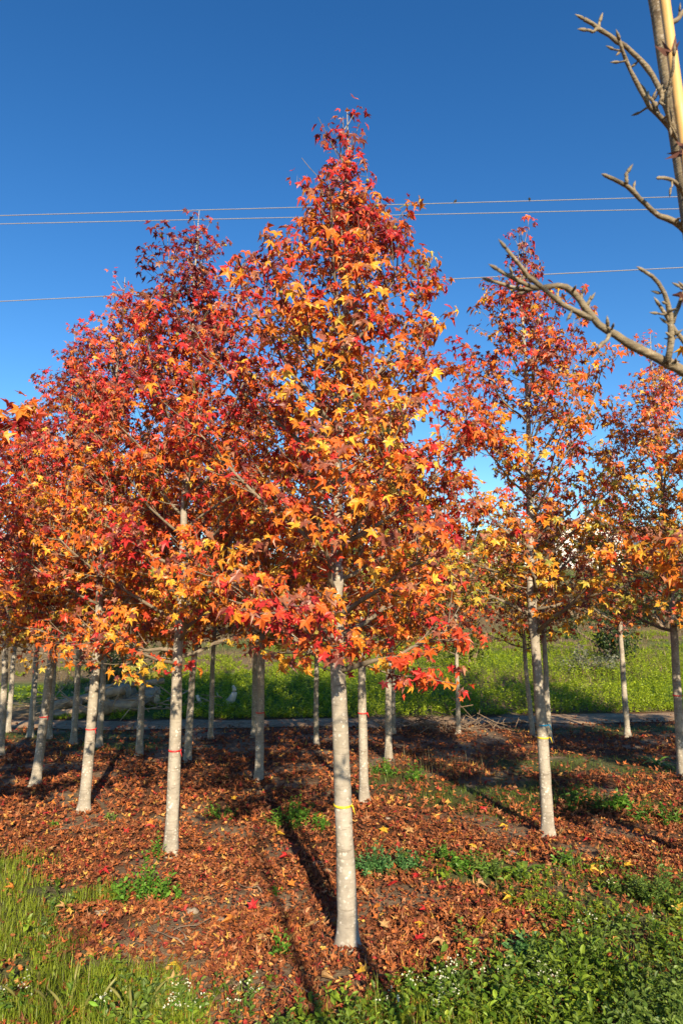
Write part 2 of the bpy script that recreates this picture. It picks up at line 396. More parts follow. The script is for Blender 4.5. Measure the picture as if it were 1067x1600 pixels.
def gen_tree(seed, H, z0, R, nl=30, tr=0.052, lean=None, dens=1.0, warm=0.0, leaf=0.094, squash=None, sparse=0.0, grad=.2, top=1.0, gap=.1):
    """warm < 0 redder, > 0 yellower. Returns trunk and limb geometry and leaf arrays, base at the origin."""
    g = np.random.default_rng(seed)
    lean = lean or [(0, 0, 0), (g.normal(0, .02), g.normal(0, .02), H * .4), (g.normal(0, .03), g.normal(0, .03), H)]
    lz = [p[2] for p in lean]
    def axis(z): return np.stack([np.interp(z, lz, [p[0] for p in lean]), np.interp(z, lz, [p[1] for p in lean]), np.asarray(z, float)], -1)
    zz = np.concatenate([[-0.05, 0, .03, .08, .16], np.linspace(.22, H, 60)])
    rad = tr * np.interp(zz, [-.05, 0, .04, .16, z0, z0 + .4 * (H - z0), H - .5, H], [1.38, 1.30, 1.20, 1.07, .84, .50, .16, .05]) * (1 + g.normal(0, .012, len(zz)))
    ax = axis(zz); wob = np.cumsum(g.normal(0, .0035, (len(zz), 2)), axis=0); wob -= wob[:1]; ax[:, :2] += wob * smooth(0.3, 2, zz)[:, None]
    trunk = Geo().tube(ax, rad, 18)
    tv = trunk.V[0]; nz_ = len(zz); th = np.arange(18) * 2 * np.pi / 18; ph0 = g.uniform(0, 6.28); Z_, TH = np.meshgrid(zz, th, indexing='ij')
    bump = .10 * (vnoise(np.cos(TH) * 2 + seed * 9, np.sin(TH) * 2 + Z_ * 7, seed, 1.0) - .5) + .05 * (vnoise(np.cos(TH) * 3 - seed, Z_ * 24, seed + 5, 1.0) - .5)
    bump = bump + .42 * np.exp(-np.maximum(Z_, 0) / .045) * (.5 + .5 * np.cos(3 * TH + ph0) + .3 * np.cos(5 * TH - ph0))
    c_ = np.repeat(ax, 18, axis=0); tv[:nz_ * 18] = c_ + (tv[:nz_ * 18] - c_) * (1 + bump.reshape(-1, 1))
    for q in range(6):                                   # healed pruning knots
        z_ = g.uniform(.35, z0); a_ = g.uniform(0, 6.28); c0 = np.array([np.interp(z_, zz, ax[:, 0]), np.interp(z_, zz, ax[:, 1]), z_]); dr = np.array([math.cos(a_), math.sin(a_), .25]); rr_ = np.interp(z_, zz, rad)
        trunk.tube([c0 + dr * rr_ * .8, c0 + dr * rr_ * .98, c0 + dr * (rr_ + .004), c0 + dr * (rr_ + .0045)], np.array([.016, .012, .007, .001]) * g.uniform(.7, 1.1), 8)
    limbs, LP, LN, LD, LT, seeds = [], [], [], [], [], []
    ph = g.uniform(0, 6.28)
    def leaves_on(P, first, step, tipn, tone):
        seg = np.linalg.norm(np.diff(P, axis=0), axis=1); cum = np.concatenate([[0], np.cumsum(seg)]); L = cum[-1]
        ss = list(np.arange(first * L, L, step)) + [L * (1 - 0.03 * k) for k in range(tipn)]
        for q, s in enumerate(ss):
            if g.random() < sparse: continue
            p = np.array([np.interp(s, cum, P[:, c]) for c in range(3)]); tdir = unit(P[-1] - P[0])
            az = q * 2.4 + g.uniform(0, 1); rd = unit(np.array([math.cos(az), math.sin(az), g.uniform(-.2, .5)]))
            outw = unit(np.array([p[0], p[1], 0]) + 1e-6)
            od = unit(rd + tdir * .5 + outw * .45)
            pl = g.uniform(.04, .085)
            LP.append(p + od * pl + np.array([0, 0, -.25 * pl])); LN.append(od * .55 + outw * .40 + np.array([.07, -.28, .48]) + g.normal(0, .48, 3))
            LD.append(od * .8 + np.array([0, 0, -.85]) + g.normal(0, .3, 3)); LT.append(tone + g.normal(0, .13))
    for k in range(nl):
        u = (k + g.uniform(-.3, .3)) / nl; u = min(max(u, 0), 1)
        zb = z0 + (H - .36 - z0) * u ** 1.12
        az = ph + k * 2.39996 + g.normal(0, .25)
        el = R_(np.interp(u, [0, .25, .6, 1], [14, 36, 52, 66]) + g.normal(0, 6))
        reach = R * np.interp(min(u + .12, 1), PROF[:, 0], PROF[:, 1]) * g.uniform(.74, 1.12) * (1 + (top - 1) * smooth(.35, .8, u))
        if squash: reach *= 1 + squash[1] * math.cos(az - squash[0])
        L = reach / math.cos(el) * 1.03
        if L > .95 + .6 * (1 - u): L = .95 + .6 * (1 - u)
        h = np.array([math.cos(az), math.sin(az), 0])
        d0 = h * math.cos(el * .8) + np.array([0, 0, math.sin(el * .8)]); e1 = min(el * 1.45, 1.45); d1 = h * math.cos(e1) + np.array([0, 0, math.sin(e1)])
        n = 9; P = curve(axis(np.array([zb]))[0], d0, d1, L, n)
        P[1:] += np.cumsum(g.normal(0, .012, (n - 1, 3)), axis=0)
        r0 = tr * np.interp(u, [0, .5, 1], [.40, .24, .12]) * g.uniform(.8, 1.15)
        lg = Geo().tube(P, np.linspace(r0, .0022, n), 6)
        tone0 = .30 + warm + grad * (.55 - u) + g.normal(0, .09)
        leaves_on(P, .34, .055 / dens, 5, tone0 - .04)
        nsub = int(max(3, L / .085 * dens))
        for q in range(nsub):
            s = .18 + .80 * (q + g.uniform(0, 1)) / nsub
            p = np.array([np.interp(s * (n - 1), np.arange(n), P[:, c]) for c in range(3)])
            td = unit(P[min(int(s * (n - 1)) + 1, n - 1)] - P[int(s * (n - 1))] + 1e-6)
            sd = unit(np.cross(td, unit(g.normal(0, 1, 3))))
            sd = unit(sd * np.array([1, 1, .7]) + td * .75 + np.array([0, 0, .12 - .5 * max(0, .3 - u)]))
            Ls = (.12 + .26 * g.random()) * (1.15 - .45 * s) * (.7 + .5 * R) * (.7 + .3 * (1 - u))
            S = curve(p, sd, unit(sd + np.array([0, 0, .5])), Ls, 4)
            lg.tube(S, [r0 * .26, r0 * .22, .0022, .0016], 4, cap=False)
            tn = tone0 + .13 * (1 - s) + g.normal(0, .05)
            if g.random() < gap: continue
            leaves_on(S, .25, .046 / dens, 4, tn)
            if g.random() < .6:
                S2 = curve(S[1], unit(sd + g.normal(0, .6, 3)), unit(sd + np.array([0, 0, .6])), Ls * .6, 3)
                lg.tube(S2, [.0025, .002, .0014], 3, cap=False); leaves_on(S2, .3, .05 / dens, 3, tn)
            if g.random() < .35: seeds.append(S[-1] + np.array([g.normal(0, .02), g.normal(0, .02), -g.uniform(.04, .09)]))
        limbs.append(lg)
    # short leafy shoots close to the stem
    for q in range(int(50 * dens)):
        z = z0 - .06 + (H - 1.2 - z0) * (q + g.random()) / (50 * dens); az = q * 2.4 + g.normal(0, .4)
        d = unit([math.cos(az), math.sin(az), g.uniform(-.1, .8)]); S = curve(axis(np.array([z]))[0], d, unit(d + np.array([0, 0, .5])), g.uniform(.10, .30), 4)
        trunk.tube(S, [.004, .003, .002, .0015], 4, cap=False); leaves_on(S, .3, .05, 4, .34 + warm + grad * .3 + g.normal(0, .07))
    # short upright shoots on the leader
    for q in range(int(12 * dens)):
        z = H - .16 - 0.9 * q / 12 * g.uniform(.6, 1); az = q * 2.4 + ph
        d = unit([math.cos(az), math.sin(az), 1.3]); S = curve(axis(np.array([z]))[0], d, unit(d + np.array([0, 0, .8])), g.uniform(.10, .26), 4)
        trunk.tube(S, [.004, .003, .002, .0015], 4, cap=False); leaves_on(S, .25, .05, 4, .20 + warm * .5 + g.normal(0, .06))
    P, Nn, D, tone = np.array(LP), np.array(LN), np.array(LD), np.array(LT)
    Rm = leaf_frames(Nn, D); m = len(P)
    size = leaf * .58 * np.clip(g.normal(.95, .20, m), .5, 1.35) * (1 - .15 * smooth(H - 1.3, H, P[:, 2])); shape = g.integers(0, 16, m)
    ci = np.clip(np.round(np.clip(tone, 0, 1) * 11), 0, 9).astype(int)
    dull = g.random(m) < .24; ci = np.where(dull, g.integers(10, 13, m), ci)
    return dict(trunk=trunk, limbs=limbs, pos=P, R=Rm, size=size, shape=shape, ci=ci, seeds=np.array(seeds).reshape(-1, 3), axis=axis, tr=tr, g=g)

def tape_geo(axis, z, r, tail=False):
    g = Geo(); th = np.linspace(0, 2 * np.pi, 25)[:-1]; k = len(th); c = axis(np.array([z]))[0]
    V = [];
    for rr, dz in ((r, -.006), (r + .003, -.005), (r + .003, .005), (r, .006)):
        V.append(np.stack([c[0] + rr * np.cos(th), c[1] + rr * np.sin(th), np.full(k, z + dz) + .004 * np.sin(th)], -1))
    V = np.vstack(V); i, j = np.meshgrid(np.arange(3), np.arange(k), indexing='ij'); a = (i * k + j).ravel(); b = (i * k + (j + 1) % k).ravel()
    g.add(V, np.concatenate([np.stack([a, b, b + k], -1), np.stack([a, b + k, a + k], -1)]))
    for e in ((1, -1) if tail else (1,)):
        x = c[0] + r * .8; y = c[1] - r * .75
        g.tube([[x, y, z], [x + .012, y - .01, z + .006 * e], [x + .02 + .006 * e, y - .008, z - .02 - .02 * (e > 0)]], [.0045, .004, .002], 4)
    return g

SEEDBALL = None
def seed_geo(pts, g):
    o = Geo()
    ico = np.array([[0, 0, 1], [.894, 0, .447], [.276, .851, .447], [-.724, .526, .447], [-.724, -.526, .447], [.276, -.851, .447],
                    [.724, .526, -.447], [-.276, .851, -.447], [-.894, 0, -.447], [-.276, -.851, -.447], [.724, -.526, -.447], [0, 0, -1]])
    F_ = [(0, 1, 2), (0, 2, 3), (0, 3, 4), (0, 4, 5), (0, 5, 1), (1, 6, 2), (2, 7, 3), (3, 8, 4), (4, 9, 5), (5, 10, 1), (6, 7, 2), (7, 8, 3), (8, 9, 4), (9, 10, 5), (10, 6, 1), (11, 7, 6), (11, 8, 7), (11, 9, 8), (11, 10, 9), (11, 6, 10)]
    for p in pts:
        o.add(p + ico * .012 * g.uniform(.8, 1.2) * g.uniform(.85, 1.15, (12, 1)), F_)
        o.add([p + [.001, 0, 0], p + [-.001, 0, 0], p + [0, 0, .07]], [(0, 1, 2)])
    return o

def build_tree(label, loc, group, nleaf=0, tapes=(), lib=HI, name='sweetgum_tree', **kw):
    t = gen_tree(**kw); g = t['g']
    root = thing(name, label, 'tree', loc, group)
    link('trunk', t['trunk'].mesh('trunk', M_BARK, True), root)
    if nleaf:
        for lg in t['limbs']: link('branch', lg.mesh('branch', M_TWIG, True), root)
    else:
        b = Geo()
        for lg in t['limbs']: b.add(np.vstack(lg.V), np.vstack(lg.T))
        link('limbs', b.mesh('limbs', M_TWIG, True), root, kind='stuff')
    wp = t['pos'] + np.asarray(loc); dist = np.linalg.norm(wp - np.array([0, 0, CAMH]), axis=1)
    order = np.argsort(dist); near, rest = order[:nleaf], order[nleaf:]
    for k in near:
        o = bpy.data.objects.new('leaf', leaf_mesh(int(t['shape'][k]), int(t['ci'][k]))); COL.objects.link(o); o.parent = root
        M = np.eye(4); M[:3, :3] = t['R'][k] * t['size'][k]; M[:3, 3] = t['pos'][k]; o.matrix_basis = Matrix(M.tolist())
    jit = PAL[t['ci']] * g.uniform(.82, 1.18, (len(dist), 1))
    V, T, C = merge_leaves(t['pos'][rest], t['R'][rest], t['size'][rest], t['shape'][rest], jit[rest], lib)
    link('crown', tri_mesh('crown', V, T, M_LEAF, C), root, kind='stuff')
    if len(t['seeds']): link('seed_balls', seed_geo(t['seeds'], g).mesh('seed_balls', M_SEED), root, kind='stuff')
    for z, c in tapes:
        link('tape', tape_geo(t['axis'], z, t['tr'] * np.interp(z, [0, .16, 1.5], [1.3, 1.07, .84]) + .0015, c == 'blue' or z > .8).mesh('tape', M_TAPE[c], True), root)
    return root

def copy_tree(src, loc, rz, scale, label):
    r = src.copy(); COL.objects.link(r); r.location = loc; r.rotation_euler = (0, 0, rz); r.scale = (scale,) * 3; r['label'] = label
    for ch in list(src.children):
        c = ch.copy(); COL.objects.link(c); c.parent = r
    return r

GR = 'young sweetgum trees in rows'
def base(px, py): return tuple(float(x) for x in on_ground(px, py))
A = base(545, 1478)
build_tree('sweetgum with only a yellow tape round its thick pale trunk, crown red and orange', A, GR, 300, [(.70, 'yellow')],
           seed=11, H=4.94, z0=1.40, R=1.04, nl=42, tr=.048, lean=[(0, 0, 0), (-.035, 0, .8), (-.07, 0, 1.5), (-.075, 0, 2.4), (-.03, 0, 3.6), (-.02, 0, 4.9)], dens=1.36, warm=-.03, leaf=.076, grad=.16, sparse=.06, top=.92, gap=.15)
B = base(267, 1338)
build_tree('sweetgum with one red tape on a straight upright pale trunk, upper crown deep crimson', B, GR, 300, [(.74, 'red')],
           seed=12, H=5.15, z0=1.30, R=1.05, nl=42, tr=.046, dens=1.3, warm=-.09, leaf=.078, grad=.42, top=1.05, gap=.14, sparse=.06)
C_ = base(131, 1268)
build_tree('sweetgum with one red tape on a leaning pale trunk in front of the log heap', C_, GR, 300, [(.72, 'red')], LO,
           seed=13, H=5.2, z0=1.28, R=1.08, nl=42, tr=.046, lean=[(0, 0, 0), (.05, 0, 1.4), (.09, 0, 4.8)], dens=1.25, warm=-.08, leaf=.079, grad=.42, top=1.1, gap=.14, sparse=.06)
D_ = base(856, 1307)
build_tree('sweetgum with a blue tape above a yellow one on its pale trunk', D_, GR, 300, [(.86, 'blue'), (.76, 'yellow')],
           seed=14, H=5.25, z0=1.60, R=1.06, nl=40, tr=.045, lean=[(0, 0, 0), (-.01, 0, 1.6), (.03, 0, 5.1)], dens=1.12, warm=.05, leaf=.079, sparse=.10, grad=.50, top=1.05, gap=.16)
E_ = base(569, 1256)
build_tree('slender sweetgum with a red tape, standing just behind the tree with the yellow tape', E_, GR, 200, [(.83, 'red')], LO,
           seed=15, H=4.6, z0=1.45, R=.85, nl=34, tr=.043, dens=1.3, warm=.12, leaf=.085, grad=.25)
F0 = base(405, 1221)
build_tree('sweetgum with a dark shaded trunk and faint red tape, yellow lower leaves', F0, GR, 200, [(.72, 'red')], LO,
           seed=16, H=4.9, z0=1.42, R=1.0, nl=36, tr=.045, dens=1.3, warm=.14, leaf=.086, grad=.3)
G_ = base(1066, 1214)
build_tree('sweetgum with a red tape and sparse golden orange crown below the bare branch', G_, GR, 200, [(.88, 'red')], LO,
           seed=17, H=5.2, z0=1.6, R=1.08, nl=38, tr=.047, dens=1.1, warm=.14, leaf=.082, sparse=.10, grad=.34, top=1.1, gap=.14)
H_ = base(56, 1227)
build_tree('sweetgum with a dark trunk leaning sideways, red tape and russet crown', H_, GR, 200, [(.70, 'red')], LO,
           seed=18, H=5.1, z0=1.40, R=1.1, nl=38, tr=.046, lean=[(0, 0, 0), (.09, 0, 1.5), (.12, 0, 4.7)], dens=1.25, warm=-.13, leaf=.083, grad=.42, top=1.05)
# two of the front row stand just beside the view: a few leaves and their shade are seen
build_tree('dark leaved sweetgum at the grassy verge, only its crown edge showing', (-2.80, 3.75, 0), GR, 60, [], LO,
           seed=19, H=4.8, z0=1.6, R=.82, nl=28, tr=.05, dens=1.3, warm=.1, leaf=.108)
build_tree('sweetgum beyond the flowering weeds whose shade falls across the litter', (2.85, 3.85, 0), GR, 0, [], LO,
           seed=20, H=4.9, z0=1.5, R=.92, nl=28, tr=.05, dens=1.3, warm=.1, leaf=.108)

FAR = [  # px, py, label
    (293, 1191, 'slim sweetgum with a dark trunk beside the curved pale limb'),
    (218, 1179, 'sweetgum with a blue tape whose trunk stands before the round sawn log ends'),
    (115, 1162, 'thin dark sweetgum trunk before the lower end of the log heap'),
    (607, 1186, 'sweetgum with a shaded trunk among dry weeds, behind the slender red-taped tree'),
    (155, 1167, 'thin sweetgum half hidden by the leaning pale trunk'),
    (329, 1154, 'dark thin sweetgum between the two tips of the curved pale limb'),
    (397, 1152, 'thin dark sweetgum tight beside the shaded faint red-taped trunk'),
    (494, 1164, 'small sweetgum forking low, standing before the bright green bank'),
    (615, 1147, 'very thin sunlit sweetgum stem at the road edge by the brush pile'),
    (716, 1147, 'sweetgum with bare lower twigs rising from the brush pile by the road'),
    (832, 1151, 'leaning thin sweetgum at the road edge beside the blue-taped tree'),
    (980, 1151, 'straight sweetgum at the road edge opposite the dark green shrub'),
    (1, 1185, 'dark sweetgum with a faint tape at the grassy end of the row'),
    (77, 1154, 'thin sweetgum in grass before the brown bank'),
    (48, 1151, 'thin pale sweetgum in grass next to a dark one'),
    (13, 1144, 'slim sunlit sweetgum beyond the grass at the bank foot'),
    (858, 1160, 'thin sweetgum hidden behind the blue-taped trunk'),
]
VAR = []
for k, (px, py, lab) in enumerate(FAR):
    p = base(px, py)
    if k < 4:
        VAR.append(build_tree(lab, p, GR, 0, [(.9, 'blue')] if k == 1 else [], LO, seed=30 + k, H=4.6, z0=1.55, R=.92, nl=30, tr=.042, dens=1.25, warm=(-.08, .05, -.02, .10)[k], leaf=.098, grad=.3, sparse=(.0, .0, .60, .0)[k]))
    else:
        s = VAR[0] if k == 12 else VAR[2]
        sc = {8: .72, 9: .8, 7: .85, 10: .82}.get(k, .9 + .12 * ((k * 7) % 5) / 5)
        o = copy_tree(s, p, 1.3 * k, sc, lab)
        if k == 10: o.rotation_euler[1] = R_(-4)

for k, (x, y, lab) in enumerate([(4.35, 5.9, 'sweetgum out of view past the blue-taped tree, shading the litter'), (5.9, 8.2, 'sweetgum out of view past the sparse golden tree, shading the road edge'), (-5.3, 6.0, 'sweetgum out of view past the dark leaning trunk'), (5.1, 3.9, 'sweetgum out of view at the end of the front row'), (6.5, 6.0, 'sweetgum out of view at the end of the second row')]):
    copy_tree(VAR[(0, 3, 0, 3, 0)[k]], (x, y, 0), 2.2 * k, 1.08, lab)

# ------------------------------------------------------------------ the bare tree with its cane
def knotty(P, r0, r1, g, n=None, k=7):
    """A twig through the given points, with slight swellings at its nodes."""
    P = np.array(P, float); cum = np.concatenate([[0], np.cumsum(np.linalg.norm(np.diff(P, axis=0), axis=1))])
    n = n or max(6, int(cum[-1] / .018)); s = np.linspace(0, cum[-1], n)
    Q = np.stack([np.interp(s, cum, P[:, c]) for c in range(3)], -1)
    for _ in range(2): Q[1:-1] = (Q[:-2] + 2 * Q[1:-1] + Q[2:]) / 4
    Q[1:-1] += g.normal(0, .0009, Q[1:-1].shape)
    r = np.linspace(r0, r1, n) * (1 + .16 * (g.random(n) < .22))
    return Q, r
def bud(geo, p, d, s=1.0):
    d = unit(d); geo.tube([p, p + d * .005 * s, p + d * .012 * s, p + d * .021 * s], [.0022 * s, .0036 * s, .0028 * s, .0003], 6)
def spur(geo, p, d, g, L=.02, r=.0035):
    d = unit(d); q = p + d * L; geo.tube([p, (p + q) / 2 + g.normal(0, .002, 3), q], [r, r * .8, r * .75], 6); bud(geo, q, d + g.normal(0, .25, 3), .8)

def photo_bare_tree():
    g = np.random.default_rng(5); Y0 = 1.22
    X0 = at_depth(1047, 200, Y0)[0]
    root = thing('bare_tree', 'leafless young tree with budded twigs, tied to a bamboo cane', 'tree', (X0, Y0, 0), 'leafless young trees')
    org = np.array([X0, Y0, 0.0])
    z = np.linspace(-.05, 4.2, 60)
    ax = np.stack([.004 * np.sin(z * 3.1) + np.interp(z, [0, 1.1, 1.7, 2.1, 2.5, 2.9, 4.2], [0, .005, .034, .050, .030, .002, -.10]), .004 * np.cos(z * 2.3), z], -1) + np.concatenate([np.zeros((1, 3)), np.cumsum(g.normal(0, .0008, (59, 3)), 0)])
    tg = Geo().tube(ax, np.interp(z, [0, .1, 1.5, 2.6, 4.2], [.036, .026, .0205, .0172, .006]) * (1 + g.normal(0, .02, 60)), 14)
    link('trunk', tg.mesh('trunk', M_BARE, True), root)
    def axis_at(zv): return np.array([np.interp(zv, z, ax[:, 0]), np.interp(zv, z, ax[:, 1]), zv])
    def L(pts, y0, y1):
        n = len(pts); return [at_depth(px, py, y0 + (y1 - y0) * k / (n - 1)) - org for k, (px, py) in enumerate(pts)]
    def branch(pts, y0, y1, r0, r1, spurs=4, attach=False, subs=()):
        P = L(pts, y0, y1)
        if attach: P = [axis_at(P[0][2] - .02)] + P
        b = Geo(); Q, r = knotty(P, r0, r1, g); b.tube(Q, r, 8); bud(b, Q[-1], Q[-1] - Q[-2], 1.0 if r1 < .004 else 1.2)
        for k in g.integers(len(Q) // 5, len(Q) - 1, spurs): spur(b, Q[k], np.cross(Q[k] - Q[k - 1], g.normal(0, 1, 3)) + (Q[k] - Q[k - 1]) * .3, g, g.uniform(.006, .02), max(.0022, r[k] * .55))
        for sp, a, c, s0, s1, ns in subs:
            S = L(sp, a, c); S, rr = knotty(S, s0, s1, g); b.tube(S, rr, 7); bud(b, S[-1], S[-1] - S[-2])
            for k in g.integers(len(S) // 4, len(S) - 1, ns): spur(b, S[k], np.cross(S[k] - S[k - 1], g.normal(0, 1, 3)) + (S[k] - S[k - 1]) * .4, g, g.uniform(.006, .014), .0024)
        link('branch', b.mesh('branch', M_BARE, True), root)
    yb = 1.20
    branch([(1046, 190), (1037, 155), (1020, 118), (1000, 92), (972, 70), (948, 52), (930, 43), (912, 30)], yb, 1.14, .0062, .0034, 5, True,
           [([(935, 45), (936, 35)], 1.15, 1.15, .003, .0026, 0), ([(935, 46), (925, 50), (916, 47)], 1.15, 1.14, .003, .0026, 0)])
    branch([(1040, 192), (1020, 176), (1006, 155), (990, 122), (976, 95), (970, 75), (967, 63)], yb, 1.12, .0056, .003, 7, True,
           [([(1028, 178), (1022, 160), (1008, 144)], 1.18, 1.17, .0035, .0028, 3)])
    branch([(1038, 182), (1042, 150), (1049, 115), (1052, 88)], 1.16, 1.10, .0035, .0026, 3, True)
    branch([(1054, 346), (1036, 340), (1012, 326), (992, 306), (978, 287), (966, 282), (949, 276)], yb, 1.10, .0056, .0034, 3, True,
           [([(978, 287), (976, 278), (979, 270)], 1.12, 1.12, .0034, .003, 0)])
    branch([(1085, 590), (1064, 578), (1038, 566), (1002, 547), (962, 526), (936, 508), (920, 495), (902, 462), (888, 445), (868, 444), (846, 450), (826, 453), (800, 450), (768, 439)], yb, 1.08, .0104, .0026, 8, True,
           [([(922, 498), (896, 486), (868, 468), (846, 448), (826, 432), (806, 410), (790, 388)], 1.12, 1.02, .0050, .0028, 4),
            ([(840, 451), (812, 441), (796, 432), (777, 421)], 1.09, 1.05, .0042, .003, 3),
            ([(952, 520), (946, 534), (938, 539)], 1.14, 1.10, .0034, .003, 1), ([(950, 518), (949, 510)], 1.14, 1.13, .0032, .003, 1),
            ([(1042, 566), (1050, 535), (1048, 500), (1046, 478), (1036, 450), (1022, 430), (1006, 424)], 1.17, 1.10, .0062, .003, 5),
            ([(1072, 540), (1056, 522), (1040, 496), (1030, 478)], 1.17, 1.13, .0045, .003, 3),
            ([(1049, 505), (1058, 480), (1066, 462), (1075, 440)], 1.16, 1.14, .0045, .003, 2)])
    branch([(1056, 35), (1064, 22), (1078, 5)], 1.24, 1.30, .006, .0034, 3, True)
    branch([(1052, 282), (1042, 279), (1030, 278)], 1.18, 1.12, .0038, .003, 1, True)
    for q in range(5):                                   # the part above the view
        zt = 3.0 + .22 * q; az = q * 2.4; d = np.array([math.cos(az), math.sin(az), .9]); P = curve(axis_at(zt), d, d + np.array([0, 0, .6]), .5, 7)
        b = Geo(); Q, r = knotty(P, .006, .0026, g); b.tube(Q, r, 6); bud(b, Q[-1], Q[-1] - Q[-2]); link('branch', b.mesh('branch', M_BARE, True), root)
    dead = tri_mesh('dead_leaf', *HI[3], M_LITTER, np.tile([.12, .05, .035], (len(HI[3][0]), 1)))
    for (px, py, y, a) in ((1049, 78, 1.10, .4), (1064, 466, 1.13, 2.0), (1066, 232, 1.14, 1.0)):
        o = link('dead_leaf', dead, root, at_depth(px, py, y) - org); o.scale = (.026, .03, .05); o.rotation_euler = (2.2 + a, a, 3.0)
    # the cane, a thing of its own
    xc = at_depth(1064, 200, 1.165)
    zc = [0.0]; 
    while zc[-1] < 3.6: zc.append(zc[-1] + g.uniform(.26, .34))
    P, r = [], []
    for a, c in zip(zc[:-1], zc[1:]):
        for f, rr in ((0, .0112), (.02, .0100), (.5, .0098), (.96, .0100), (.985, .0108)): P.append([0, 0, a + f * (c - a)]); r.append(rr)
    cane = link('bamboo_cane', Geo().tube(np.array(P) - [0, 0, .1], r, 14).mesh('bamboo_cane', M_CANE, True), None, (xc[0] + .105, 1.165, 0),
                label='straight yellow bamboo cane standing against the leafless tree trunk', category='cane'); cane.rotation_euler = (0, -.04, 0)

def side_bare_tree(seed, loc, label, H=4.2):
    g = np.random.default_rng(seed); root = thing('bare_tree', label, 'tree', loc, 'leafless young trees')
    z = np.linspace(-.05, H, 40); ax = np.stack([np.cumsum(g.normal(0, .003, 40)), np.cumsum(g.normal(0, .003, 40)), z], -1)
    link('trunk', Geo().tube(ax, np.interp(z, [0, .1, 1.5, 2.6, H], [.046, .036, .030, .024, .005]), 10).mesh('trunk', M_BARE, True), root)
    for q in range(9):
        zt = 1.7 + (H - 2.0) * q / 9; k = int(np.argmin(abs(z - zt))); az = q * 2.4 + g.uniform(0, .5); d = np.array([math.cos(az), math.sin(az), .8])
        P = curve(ax[k], d, d + np.array([0, 0, .5]), g.uniform(.5, .8) * (1 - .05 * q), 8); b = Geo(); Q, r = knotty(P, .009, .0028, g); b.tube(Q, r, 6); bud(b, Q[-1], Q[-1] - Q[-2])
        link('branch', b.mesh('branch', M_BARE, True), root)

M_CANE = mottled('bamboo', (0.50, 0.30, 0.10), (0.66, 0.42, 0.16), 9, 0.45)
photo_bare_tree()
side_bare_tree(61, (1.0, -1.9, 0), 'leafless young tree out of view behind the photographer whose trunk shadow crosses the litter')
side_bare_tree(62, (.6, -5.2, 0), 'leafless young tree out of view whose trunk shadow crosses the verge grass', 5.0)

# ------------------------------------------------------------------ leaf litter, grass, weeds
def frustum_pts(n, y0, y1, power, margin=.5, g=RNG):
    u = g.random(n); Y = (y0 ** (1 - power) + u * (y1 ** (1 - power) - y0 ** (1 - power))) ** (1 / (1 - power))
    half = .515 * Y + margin; X = g.uniform(-1, 1, n) * half; return X, Y

LITC = np.array([[.19, .070, .030], [.26, .092, .034], [.34, .135, .050], [.125, .042, .026], [.38, .20, .095], [.44, .15, .04], [.52, .30, .09], [.30, .04, .03], [.56, .38, .08]])
LITC *= [.90, .80, .78]
LITP = np.array([.20, .22, .17, .13, .07, .10, .04, .045, .025])
def crumple(lib, seed):
    out = []; g = np.random.default_rng(seed)
    for v, t in lib:
        v = v.copy(); a = g.uniform(0, 6.28); u = v[:, 0] * math.cos(a) + v[:, 1] * math.sin(a)
        v[:, 2] = .7 * v[:, 2] + g.uniform(.3, .95) * u * u + g.normal(0, .10, len(v)); v[:, 1] -= .3; v[:, :2] *= g.uniform(.7, 1.0); out.append((v, t))
    return out
def curl(seed):
    g = np.random.default_rng(seed); w = g.uniform(.25, .4); V = []
    for f in np.linspace(0, 1, 4):
        ww = w * math.sin(math.pi * (f * .8 + .12)); a = (f - .5) * g.uniform(1.2, 2.6)
        V += [[-ww, math.sin(a) * .45, .35 * (1 - math.cos(a)) + .25 * ww], [0, math.sin(a) * .5, .30 * (1 - math.cos(a))], [ww, math.sin(a) * .45, .35 * (1 - math.cos(a)) + .3 * ww]]
    T = []
    for q in range(3):
        for e in (0, 1): a = 3 * q + e; T += [(a, a + 1, a + 4), (a, a + 4, a + 3)]
    return np.array(V), np.array(T)
CR = crumple(LO[:5], 3) + [curl(k) for k in range(5)]
def litter(n, y0, y1, power, size, keep_green):
    X, Y = frustum_pts(n, y0, y1, power)
    l, r, st, p = green_mask(X, Y)
    s = Y - road_mid(X) + 0.45
    bare = vnoise(X, Y, 31, .45) * .7 + vnoise(X, Y, 33, .15) * .3 > .60 + RNG.normal(0, .06, n)
    s = s - np.where(RNG.random(n) < .06, .9, 0)
    k = (RNG.random(n) < np.where(l | st, keep_green * .5, np.where(r, keep_green * 1.6, np.where(p, keep_green, 1.0)))) & (s < RNG.normal(0, .12, n)) & (~bare | (RNG.random(n) < .35))
    X, Y = X[k], Y[k]
    for bx, by, *_ in (A, B, C_, D_, E_, F0):
        if y0 < by < y1: q = RNG.uniform(0, 6.28, 90); rr = .05 + np.abs(RNG.normal(0, .06, 90)); X = np.append(X, bx + rr * np.cos(q)); Y = np.append(Y, by + rr * np.sin(q))
    n = len(X)
    nm = np.stack([RNG.normal(0, .38, n), RNG.normal(0, .38, n), np.ones(n)], -1); d = np.stack([RNG.normal(0, 1, n), RNG.normal(0, 1, n), RNG.normal(0, .1, n)], -1)
    pos = np.stack([X, Y, height(X, Y) + RNG.uniform(.004, .026, n) + .02 * (vnoise(X, Y, 34, .12) > .6)], -1)
    col = LITC[RNG.choice(len(LITC), n, p=LITP)] * RNG.uniform(.7, 1.25, (n, 1))
    return merge_leaves(pos, leaf_frames(nm, d), size * RNG.uniform(.6, 1.2, n), RNG.integers(0, 10, n), col, CR)
parts = [litter(62000, 3.0, 6.2, 1.6, .033, .22), litter(26000, 6.2, 13.2, 1.5, .050, .2)]
